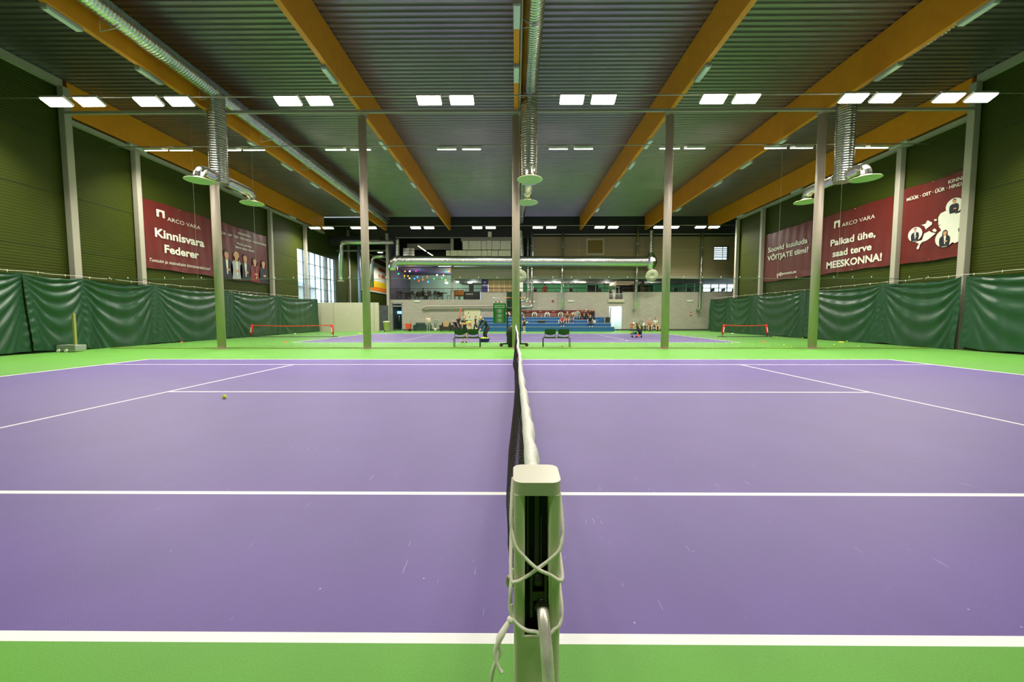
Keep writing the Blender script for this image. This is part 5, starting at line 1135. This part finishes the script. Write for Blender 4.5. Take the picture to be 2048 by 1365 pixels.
# ball basket in front of the bending adult
p = gr(969, 684.5); t = thing('ball_basket', 'low dark blue basket heaped with yellow balls at the bending person', 'basket', (p.x, p.y, 0))
mb = MB(); mb.lathe([(.22, 0), (.3, .2), (.31, .2), (.29, .18), (.21, .02), (0, .02)], (p.x, p.y, 0), 20); mb.build('basket', mat('basket_blue', (20, 60, 84), .6), t)
rr = random.Random(2)
bp = None
for k in range(16):
    a = k*2.4; R = .055*math.sqrt(k); x, y, z = p.x+R*math.cos(a), p.y+R*math.sin(a), .15+.08*(1-R/.25)
    l = 'yellow balls heaped in the dark blue basket'
    if bp is None:
        mb = MB(); mb.ball((x, y, z), .033, 10); bp = mb.build('tennis_ball', M_BALL); tag(bp, l, 'ball', 'balls heaped in the dark blue basket')
    else: c = bp.copy(); COL.objects.link(c); c.location = (x, y, z)
# ball cart on the far court
p = gr(1271, 675); x0, x1 = gr(1261, 675).x, gr(1282, 675).x; y = p.y; t = thing('ball_cart', 'black wheeled ball cart full of balls on the far court', 'cart', (p.x, y, 0))
mb = MB()
for x in (x0+.03, x1-.03):
    for yy in (y-.2, y+.2): mb.tube([(x, yy, .1), (x, yy, .82 if x < p.x else .98)], .012, 6)
for z in (.22, .45, .8):
    mb.tube([(x0+.03, y-.2, z), (x1-.03, y-.2, z), (x1-.03, y+.2, z), (x0+.03, y+.2, z)], .01, 6, closed=True)
mb.build('frame', M_BT, t)
mb = MB(); mb.tube([(x1-.28, y-.2, .82), (x1-.22, y-.2, 1.02), (x1-.15, y-.2, 1.07), (x1-.0, y-.2, 1.07), (x1+.02, y-.2, 1.04), (x1-.03, y-.2, .9)], .014, 6); mb.build('handle', M_BT, t)
for x in (x0+.05, x1-.04, p.x):
    mb = MB(); mb.cyl((x, y-.22, .06), (x, y-.18, .06), .06, 12); mb.build('wheel', M_BT, t)
mb = MB()
for z0, z1 in ((.2, .3), (.42, .6)): mb.box(x0+.03, x1-.03, y-.19, y+.19, z0, z0+.015)
mb.build('shelf', M_BT, t)
# racket bag leaning on the cart
bgt = thing('racket_bag', 'black racket bag hanging slanted on the ball cart', 'bag', (p.x+.1, y-.3, .2))
mb = MB(); mb.tube([(p.x-.02, y-.27, .98), (p.x+.0, y-.28, .75), (p.x+.1, y-.3, .5), (p.x+.22, y-.3, .3), (p.x+.26, y-.3, .2)], [.02, .06, .11, .12, .05], 10); mb.build('case', mat('bag_black', (18, 20, 28), .6), bgt)
cc = [(1263.5, 649, 'red'), (1268, 647, 'white'), (1268, 654, 'yellow'), (1275.5, 650, 'orange'), (1278, 653, 'yellow'), (1272, 652, 'yellow'), (1263, 655, 'orange'), (1262.8, 664.5, 'yellow'), (1267.5, 664.5, 'blue'), (1272.5, 664.5, 'green'), (1279, 656.5, 'yellow')]
CB = dict(red=(215, 60, 30), white=(235, 230, 215), yellow=(228, 228, 30), orange=(240, 100, 30), blue=(20, 110, 180), green=(40, 180, 80))
pos = dict()
for i, (px, py, c) in enumerate(cc):
    b = at(px, py, y-.05); up = py < 660; mb = MB(); r = .075 if not up or c in ('white', 'orange', 'red') else .06
    mb.ball((b.x, y-.08+.1*(i % 2), .215+r if not up else max(.435+r, b.z)), r, 12)
    k = (c, up); pos[k] = pos.get(k, 0)+1
    tag(mb.build('play_ball', mat('ball_'+c, CB[c], .6)), '%s play ball on the %s shelf of the ball cart%s' % (c, 'upper' if up else 'lower', {1: '', 2: ', second of that colour', 3: ', third of that colour', 4: ', fourth of that colour', 5: ', fifth of that colour'}[pos[k]]), 'ball', 'coloured balls on the ball cart')
mb = MB(); b = gr(1275.5, 673); mb.lathe([(.12, 0), (.1, .02), (.03, .2), (.0, .2)], (b.x, b.y-.1, 0), 14); tag(mb.build('training_cone', mat('marker_orange', (235, 80, 20))), 'orange cone under the ball cart', 'cone')
# ================================================================ people
def skin_mesh(verts, edges, radii, sub=1):
    me = bpy.data.meshes.new('skin'); me.from_pydata([tuple(v) for v in verts], edges, []); ob = bpy.data.objects.new('skin', me); COL.objects.link(ob)
    md = ob.modifiers.new('s', 'SKIN'); md.branch_smoothing = .6; md.use_smooth_shade = True
    for i, r in enumerate(radii):
        sv = me.skin_vertices[0].data[i]; sv.radius = r if isinstance(r, tuple) else (r, r); sv.use_root = (i == 0)
    ms = ob.modifiers.new('u', 'SUBSURF'); ms.levels = sub; ms.render_levels = sub
    dg = bpy.context.evaluated_depsgraph_get(); o2 = bpy.data.meshes.new_from_object(ob.evaluated_get(dg))
    vs = [v.co.copy() for v in o2.vertices]; fs = [tuple(p.vertices) for p in o2.polygons]
    bpy.data.objects.remove(ob); bpy.data.meshes.remove(me); bpy.data.meshes.remove(o2)
    return vs, fs
def addm(mb, vf):
    n = len(mb.v); mb.v += vf[0]
    for f in vf[1]: mb.face(tuple(n+i for i in f), True)
M_EYE = mat('eye_dark', (30, 24, 22), .4); M_LIP = mat('lips', (165, 90, 82), .5)
def pose(kind, arms=None, lean=0., turn=0.):
    """joint positions for a 1.7 m body facing -Y, feet at z=0"""
    J = {}
    def put(**k): J.update({a: Vector(b) for a, b in k.items()})
    if kind in ('stand', 'walk', 'bend'):
        put(pel=(0, 0, .92), hpL=(-.09, 0, .88), hpR=(.09, 0, .88), knL=(-.1, -.01, .48), knR=(.1, -.01, .48), anL=(-.11, .02, .08), anR=(.11, .02, .08), toL=(-.13, -.15, .035), toR=(.13, -.15, .035))
        if kind == 'walk': put(knL=(-.1, -.16, .5), anL=(-.1, -.18, .09), toL=(-.11, -.35, .05), knR=(.1, .06, .48), anR=(.1, .34, .16), toR=(.11, .22, .04))
        if kind == 'bend': put(pel=(0, .12, .84), hpL=(-.09, .12, .8), hpR=(.09, .12, .8), knL=(-.1, -.06, .46), knR=(.1, -.06, .46))
        ang = {'stand': 0, 'walk': .05, 'bend': .75}[kind]+lean; base = J['pel']
    elif kind == 'sit':
        put(pel=(0, 0, .5), hpL=(-.1, 0, .5), hpR=(.1, 0, .5), knL=(-.13, -.42, .5), knR=(.13, -.42, .5), anL=(-.13, -.42, .09), anR=(.13, -.42, .09), toL=(-.15, -.58, .04), toR=(.15, -.58, .04)); ang = .12+lean; base = J['pel']
    elif kind == 'crouch':
        put(pel=(0, .12, .42), hpL=(-.1, .1, .42), hpR=(.1, .1, .42), knL=(-.15, -.25, .5), knR=(.15, -.25, .5), anL=(-.13, 0, .08), anR=(.13, 0, .08), toL=(-.15, -.17, .03), toR=(.15, -.17, .03)); ang = .5+lean; base = J['pel']
    e = Vector((0, -math.sin(ang), math.cos(ang))); f = Vector((0, -math.cos(ang), -math.sin(ang)))
    def sp(x, h, d=0): return base+Vector((x, 0, 0))+e*h+f*d
    put(wst=sp(0, .16), ch=sp(0, .36, .01), nk=sp(0, .52), hd=sp(0, .66, .03+.05*math.sin(ang)), shL=sp(-.18, .46), shR=sp(.18, .46))
    a = dict(elL=(-.24, .2, .0), wrL=(-.25, -.03, .06), elR=(.24, .2, .0), wrR=(.25, -.03, .06)); a.update(arms or {})
    for k, v in a.items(): J[k] = sp(*v)
    return J, e, f
def person(px, py, H, rz, kind, label, top, bot, hair, arms=None, lean=0., skin=(214, 170, 140), shoes=(225, 225, 225), sleeves=.5, legs=1., longhair=False, cap=None, z0=0., Y=None, group=None, graphic=None):
    p = gr(px, py) if Y is None else at(px, py, Y)
    root = thing('person', label, 'person', (p.x, p.y, z0), group, rz); s = H/1.7
    J, e, f = pose(kind, arms, lean)
    J = {k: v*s for k, v in J.items()}
    sm = mat('skin_%d' % skin[0], skin, .55, 0, .03, 20)
    names = ['pel', 'wst', 'ch', 'nk', 'shL', 'elL', 'wrL', 'shR', 'elR', 'wrR', 'hpL', 'knL', 'anL', 'toL', 'hpR', 'knR', 'anR', 'toR', 'hdb']
    J['hdb'] = J['nk']+(J['hd']-J['nk'])*.55
    RB = dict(pel=(.09, .07), wst=(.085, .07), ch=(.09, .07), shL=.04, shR=.04, hpL=.07, hpR=.07)
    R = dict(pel=(.118, .09), wst=(.12, .09), ch=(.15, .105), nk=.052, shL=.066, elL=.04, wrL=.027, shR=.066, elR=.04, wrR=.027, hpL=.09, knL=.06, anL=.04, toL=.035, hpR=.09, knR=.06, anR=.04, toR=.035, hdb=.055)
    ed = [('pel', 'wst'), ('wst', 'ch'), ('ch', 'nk'), ('nk', 'hdb'), ('ch', 'shL'), ('shL', 'elL'), ('elL', 'wrL'), ('ch', 'shR'), ('shR', 'elR'), ('elR', 'wrR'), ('pel', 'hpL'), ('hpL', 'knL'), ('knL', 'anL'), ('anL', 'toL'), ('pel', 'hpR'), ('hpR', 'knR'), ('knR', 'anR'), ('anR', 'toR')]
    def sk(nm, edges, g=1., add=0., O={}):
        idx = {n: i for i, n in enumerate(nm)}
        Q = dict(R); Q.update(O); rr = [tuple((q*g+add)*s for q in (Q[n] if isinstance(Q[n], tuple) else (Q[n], Q[n]))) for n in nm]
        return skin_mesh([J[n] for n in nm], [(idx[a], idx[b]) for a, b in edges], rr)
    mb = MB(); addm(mb, sk(names, ed, O=RB))
    # hands: palm, four fingers of unequal length and a thumb from the side of the palm
    for S_ in ('L', 'R'):
        w = J['wr'+S_]; d = (w-J['el'+S_]).normalized(); o = d.cross(Vector((0, 1, .2))).normalized(); q = d.cross(o)
        mb.tube([w-d*.01*s, w+d*.04*s, w+d*.085*s], [.022*s, .034*s, .03*s], 8)
        for k, L in enumerate((.065, .078, .072, .055)):
            b = w+d*.08*s+o*(k-1.5)*.017*s; mb.tube([b, b+d*L*.55*s, b+(d*L*.9+q*.025)*s], [.009*s, .0085*s, .007*s], 6)
        b = w+d*.03*s+o*.03*s; mb.tube([b, b+(d*.03+o*.03)*s, b+(d*.06+o*.035)*s], [.011*s, .01*s, .008*s], 6)
    hc = J['hd']; hr = .105*s
    up = (hc-J['nk']).normalized(); Mh = Matrix((Vector((1, 0, 0)), -f.normalized(), e.normalized())).transposed() if kind != 'bend' else Matrix.Identity(3)
    mb.ball(hc, hr, 16, .78, .92, 1.12, Mh)
    fw = Mh @ Vector((0, -1, 0)); uz = Mh @ Vector((0, 0, 1)); rx = Vector((1, 0, 0))
    mb.ball(hc+fw*hr*.92-uz*hr*.12, hr*.17, 8, .8, 1.2, 1.3, Mh)
    for q in (-1, 1): mb.ball(hc+rx*q*hr*.8-uz*hr*.05, hr*.2, 8, .4, .8, 1.2, Mh)
    mb.cur = 1
    for q in (-1, 1): mb.ball(hc+fw*hr*.84+rx*q*hr*.3+uz*hr*.08, hr*.1, 8, 1.2, .6, .8, Mh)
    mb.cur = 2; mb.ball(hc+fw*hr*.82-uz*hr*.48, hr*.16, 8, 1.5, .5, .5, Mh); mb.cur = 0
    mb.build('body', [sm, M_EYE, M_LIP], root, True)
    # hair
    mb = MB(); hm = mat('hair_%d_%d' % hair[:2], hair, .7, 0, .2, 40)
    mb.ball(hc+Mh @ Vector((0, .2, .3))*hr, hr, 14, .88, .93, 1.0, Mh)
    if longhair: mb.tube([hc+Mh @ Vector((0, .85, .1))*hr, hc+Mh @ Vector((0, 1.25, -.6))*hr, hc+Mh @ Vector((0, 1.15, -1.9))*hr], [hr*.45, hr*.4, hr*.12], 8)
    mb.build('hair', hm, root, True)
    if cap:
        mb = MB(); mb.ball(hc+uz*hr*.32, hr*1.04, 14, .86, 1, .9, Mh); mb.tube([hc+fw*hr*.7+uz*hr*.55, hc+fw*hr*1.6+uz*hr*.45], [hr*.6, hr*.45], 8); mb.build('cap', mat('cap_%d' % cap[0], cap, .6), root, True)
    tm = mat('cloth_%d_%d_%d' % top, top, .8, 0, .1, 15); bm_ = mat('cloth_%d_%d_%d' % bot, bot, .8, 0, .1, 15)
    # shirt
    def part(a, b, t): return J[a]+(J[b]-J[a])*t
    if sleeves < 1:
        for S_ in ('L', 'R'): J['cu'+S_] = part('sh'+S_, 'el'+S_, sleeves); R['cu'+S_] = .048
        nm = ['pel', 'wst', 'ch', 'nb', 'shL', 'cuL', 'shR', 'cuR']; eg = [('pel', 'wst'), ('wst', 'ch'), ('ch', 'nb'), ('ch', 'shL'), ('shL', 'cuL'), ('ch', 'shR'), ('shR', 'cuR')]
    else:
        for S_ in ('L', 'R'): J['cu'+S_] = part('el'+S_, 'wr'+S_, .92); R['cu'+S_] = .034
        nm = ['pel', 'wst', 'ch', 'nb', 'shL', 'elL', 'cuL', 'shR', 'elR', 'cuR']; eg = [('pel', 'wst'), ('wst', 'ch'), ('ch', 'nb'), ('ch', 'shL'), ('shL', 'elL'), ('elL', 'cuL'), ('ch', 'shR'), ('shR', 'elR'), ('elR', 'cuR')]
    J['nb'] = part('ch', 'nk', .72); R['nb'] = .07
    mb = MB(); addm(mb, sk(nm, eg, 1.06, .014)); sh = mb.build('shirt', tm, root, True)
    if graphic:
        c = J['ch']-J['pel']; c = J['pel']+c*.72; mb = MB(); mb.ball(c+f*.115*s, .085*s, 10, 1.25, .35, .95); mb.build('shirt_print', mat('print_%d' % graphic[0], graphic, .7), sh, True)
    # trousers or shorts
    for S_ in ('L', 'R'):
        if legs < .6: J['le'+S_] = part('hp'+S_, 'kn'+S_, legs*1.5); R['le'+S_] = .078
        else: J['le'+S_] = part('kn'+S_, 'an'+S_, .93); R['le'+S_] = .052
    mb = MB(); mb.ball(J['pel']+Vector((0, 0, -.01*s)), .152*s, 14, 1., .74, .78)
    for S_ in ('L', 'R'):
        h_ = J['hp'+S_]; up_ = h_+(J['pel']-h_)*.4+(J['wst']-J['pel'])*.15
        if legs < .6: mb.tube([up_, h_, part('hp'+S_, 'le'+S_, .5), J['le'+S_]], [.085*s, .095*s, .092*s, .092*s], 12)
        else: mb.tube([up_, h_, part('hp'+S_, 'kn'+S_, .5), part('hp'+S_, 'kn'+S_, .93), part('kn'+S_, 'le'+S_, .15), J['le'+S_]], [.085*s, .1*s, .085*s, .072*s, .07*s, .058*s], 12)
    mb.build('shorts' if legs < .6 else 'trousers', bm_, root, True)
    for S_ in ('L', 'R'):
        a, t_ = J['an'+S_], J['to'+S_]; d = (t_-a); d.z = 0; d = d.normalized() if d.length > 1e-4 else Vector((0, -1, 0)); mb = MB()
        b = Vector((a.x, a.y, min(a.z, t_.z+.03*s)-.0)); mb.tube([b-d*.05*s+Vector((0, 0, -.02*s)), b+Vector((0, 0, -.01*s)), t_+Vector((0, 0, .0)), t_+d*.05*s], [.035*s, .05*s, .045*s, .028*s], 8); mb.build('shoe', mat('shoe_%d' % shoes[0], shoes, .6), root, True)
    return root, J, s
BLK = (20, 20, 24); DGY = (44, 46, 50); BRN = (70, 48, 34); BLD = (176, 140, 92); GRYH = (150, 140, 122)
def racket(px, py, pz2, c, label, Y):
    """a straight bright toy racket or foam stick between two picture points"""
    a, b = at(*px, Y), at(*py, Y); t = thing('foam_racket', label, 'racket', a); d = (b-a).normalized(); mb = MB(); mb.tube([a-d*.12, a+d*.02], .014, 8); mb.build('grip', M_BT, t)
    mb = MB(); mb.tube([a, a+d*.1, a+(b-a)*.5, b-d*.05, b], [.02, .045, .05, .045, .02], 10); mb.build('head', mat('foam_'+c[0], c[1], .6), t)
CHG = 'children and adults on and beside the far court'
person(857, 664.8, 1.5, .2, 'stand', 'person in white top and grey trousers standing by the dark sofa', (222, 212, 205), (130, 140, 130), BRN, dict(elR=(.22, .22, .08), wrR=(.2, .16, .3)), group=CHG)
person(912, 669, 1.35, -.5, 'bend', 'child in dark clothes bending low behind the left bench, face turned to the viewer', BLK, DGY, BLD, group=CHG)
person(917, 667, 1.42, .3, 'stand', 'child in black raising an orange foam racket high behind the left bench', (30, 32, 40), BLK, BRN, dict(elR=(.22, .62, .05), wrR=(.14, .86, .1)), group=CHG)
racket((918.5, 636), (921.5, 617), 0, ('orange', (240, 120, 40)), 'raised orange foam racket left of the child in the printed shirt', gr(917, 667).y-.1)
person(929.5, 685.5, 1.42, -.15, 'stand', 'child in black shirt with orange print standing behind the left bench', BLK, BLK, BRN, dict(elR=(.3, .3, .08), wrR=(.12, .28, .24), elL=(-.27, .26, .05), wrL=(-.1, .3, .24)), legs=.42, shoes=(60, 58, 54), graphic=(226, 150, 110), group=CHG)
racket((931.5, 644.6), (942, 644.8), 0, ('yellow', (232, 228, 60)), 'yellow foam racket held level by the child with the orange print', gr(929.5, 685.5).y-.3)
person(939.5, 664.5, 1.45, -.4, 'walk', 'child with red hair, pale blue top and pink shorts behind the left bench', (170, 195, 205), (200, 120, 130), (150, 74, 34), legs=.4, longhair=True, group=CHG)
person(952, 664.5, 1.42, -1.1, 'walk', 'child in black striding with a pale racket near the blue bleacher end', BLK, BLK, BRN, dict(elL=(-.22, .24, .14), wrL=(-.18, .22, .38)), shoes=(230, 200, 195), group=CHG)
racket((948.5, 645.4), (943.5, 645.4), 0, ('pale_yellow', (214, 220, 130)), 'pale yellow foam racket of the striding child', gr(952, 664.5).y)
person(971.5, 684, 1.62, -1.0, 'bend', 'grey-haired adult in dark green and black bending over the ball basket', (28, 44, 38), BLK, GRYH, dict(elL=(-.2, .3, .3), wrL=(-.16, .28, .52), elR=(.2, .3, .28), wrR=(.16, .22, .5)), -.15, sleeves=1., shoes=(30, 30, 30), group=CHG)
person(1048.5, 665, 1.42, -.9, 'stand', 'girl in dark top and shorts holding a yellow racket right of the middle column', (26, 28, 40), (26, 28, 40), (150, 100, 56), dict(elR=(.2, .24, .12), wrR=(.14, .2, .36)), legs=.35, longhair=True, shoes=(225, 215, 170), group=CHG)
racket((1051, 645), (1056.5, 645), 0, ('yellow', (232, 228, 60)), 'yellow racket held by the girl right of the middle column', gr(1048.5, 665).y-.2)
def seat(px, k, H, label, top, bot, hair, **kw):
    Y = YBL[k]+.16; s = H/1.7; return person(px, 650, H, kw.pop('rz', 0.), 'sit', label, top, bot, hair, Y=Y, z0=ZBL[k]-.41*s+.012, group='people sitting on the blue bleacher', **kw)
seat(1124, 1, 1.35, 'child in red shirt sitting on the second bleacher row', (198, 34, 40), (120, 90, 60), BRN, arms=dict(elL=(-.25, .22, .06), wrL=(-.12, .12, .26), elR=(.25, .22, .06), wrR=(.12, .12, .26)))
seat(1134, 2, 1.5, 'person in brown camouflage sitting left in the upper bleacher group', (96, 74, 34), (150, 110, 70), BRN, legs=.4)
seat(1143, 2, 1.4, 'person with striped leggings sitting beside the brown camouflage one', (110, 82, 40), (120, 110, 130), BRN)
seat(1155, 3, 1.6, 'adult in grey shirt sitting high in the bleacher group', (150, 155, 152), (120, 128, 124), DGY)
seat(1164, 3, 1.45, 'person in dark red top sitting right of the grey shirt', (84, 36, 30), DGY, BRN)
seat(1172, 3, 1.45, 'person in dark top with bare arms third from right in the upper group', (62, 40, 34), BLK, BLD)
seat(1184, 3, 1.55, 'adult in black with arms raised at the right of the bleacher group', BLK, DGY, BRN, arms=dict(elL=(-.3, .5, .0), wrL=(-.12, .66, .05), elR=(.3, .5, 0), wrR=(.12, .66, .05)))
seat(1180, 1, 1.5, 'person in black top with knees apart sitting low on the right bleacher rows', BLK, (66, 66, 60), (110, 90, 60), arms=dict(elL=(-.3, .2, .08), wrL=(-.26, .0, .22), elR=(.3, .2, .08), wrR=(.28, .02, .25)))
# bench with two seated women at the far wall
p = gr(1300, 663.5); t = thing('side_bench', 'grey bench at the far wall under the two seated people', 'bench', (p.x+.2, 29.9, 0)); xa, xb = at(1283, 655, 29.9).x, at(1318, 655, 29.9).x
mb = MB(); mb.box(xa, xb, 29.75, 30.15, .40, .44); mb.build('seat', M_LEGG, t)
for x in (xa+.08, (xa+xb)/2, xb-.08):
    mb = MB(); mb.box(x-.02, x+.02, 29.78, 30.12, 0, .4); mb.build('leg', M_LEGG, t)
person(1298.5, 650, 1.6, -.1, 'sit', 'person in pink shirt sitting at the far wall, left of two', (200, 130, 110), (90, 60, 56), BLD, Y=29.95, z0=.02, legs=.35, longhair=True, shoes=(40, 40, 40), group='two people seated at the far wall')
person(1310.5, 650, 1.68, .2, 'sit', 'person in white shirt with dark hair sitting at the far wall, right of two', (228, 220, 200), (96, 50, 60), BLK, Y=29.95, z0=.02, legs=.35, longhair=True, shoes=(40, 40, 40), group='two people seated at the far wall')
t = thing('side_table', 'small grey trolley with white cup box left of the seated people', 'table', (at(1288, 655, 29.9).x-.1, 29.6, 0)); x = at(1286.5, 655, 29.6).x
mb = MB(); mb.box(x-.2, x+.2, 29.45, 29.75, .5, .53); mb.build('table_top', M_LEGG, t)
for a in (-.18, .18):
    mb = MB(); mb.box(x+a-.015, x+a+.015, 29.47, 29.73, 0, .5); mb.build('leg', M_LEGG, t)
mb = MB(); mb.bbox(x-.08, x+.1, 29.5, 29.68, .53, .78, .02); tag(mb.build('white_box', M_WHT), 'white box on the small trolley left of the seated people', 'box')
# people on the gallery
person(1090, 600, 1.7, PI, 'stand', 'person in red top standing on the gym gallery seen from behind', (226, 52, 36), (190, 40, 34), BRN, Y=YF+1.6, z0=Z1-.02, sleeves=1.)
person(845, 600, 1.7, 2.6, 'sit', 'dark person sitting at a cafe table on the gallery', (30, 24, 24), BLK, BRN, Y=YF+1.7, z0=Z1-.02, skin=(150, 110, 90))
# bits left on the bleacher
for px, k, c, l, w, h in ((1083, 3, M_ALU, 'pale folded thing on the upper bleacher row, left of two', .12, .16), (1089, 3, M_ALU, 'pale folded thing on the upper bleacher row, right of two', .12, .16), (1117.5, 1, M_CORD, 'pale bottle standing left of the child in red', .07, .24), (1164, 2, mat('bag_red', (150, 40, 50), .6), 'small red pack on the third bleacher row', .14, .2), (1189.5, 1, M_CORD, 'pale bag on the second bleacher row at the right', .16, .26), (1200, 3, M_ALU, 'pale blue thing on the top step at the right', .1, .14)):
    x = at(px, 650, YBL[k]+.05).x; mb = MB(); mb.bbox(x-w/2, x+w/2, YBL[k]+.04, YBL[k]+.14, ZBL[k]+.012, ZBL[k]+.012+h, .02); tag(mb.build('belonging', c), l, 'belongings')
x = at(1082.5, 650, YBL[1]+.3).x; mb = MB(); mb.tube([(x-.35, YBL[1]+.25, ZBL[1]+.14), (x-.3, YBL[1]+.25, ZBL[1]+.14), (x+.3, YBL[1]+.25, ZBL[1]+.14), (x+.36, YBL[1]+.25, ZBL[1]+.14)], [.06, .13, .13, .06], 10); tag(mb.build('sports_bag', mat('bag_dark', (22, 30, 30), .7)), 'dark sports bag on the second bleacher row left of the child in red', 'bag')
x = at(1215, 650, 29.9).x
t = thing('bag_pile', 'dark rucksack at the right end of the blue bleacher', 'bag', (x, 29.9, .76)); mb = MB(); mb.bbox(x-.2, x+.2, 29.75, 30.05, .78, 1.3, .08); mb.build('body', M_BT, t)
mb = MB(); mb.tube([(x-.1, 29.72, 1.2), (x, 29.68, 1.42), (x+.1, 29.72, 1.2)], .015, 6); mb.build('strap', M_BT, t)
# ================================================================ world and view
w = bpy.data.worlds.new('world'); SC.world = w; w.use_nodes = True; nt = w.node_tree; bg = nt.nodes['Background']; bg.inputs['Color'].default_value = (.72, .88, 1, 1); bg.inputs['Strength'].default_value = 5.0
SC.view_settings.view_transform = 'Standard'; SC.view_settings.look = 'None'; SC.view_settings.gamma = 1; SC.view_settings.use_curve_mapping = False
SC.view_settings.exposure = EXPO
SC.cycles.use_denoising = True
SC.cycles.max_bounces = 8; SC.cycles.diffuse_bounces = 4; SC.cycles.glossy_bounces = 4; SC.cycles.transparent_max_bounces = 12
SC.cycles.sample_clamp_indirect = 6.
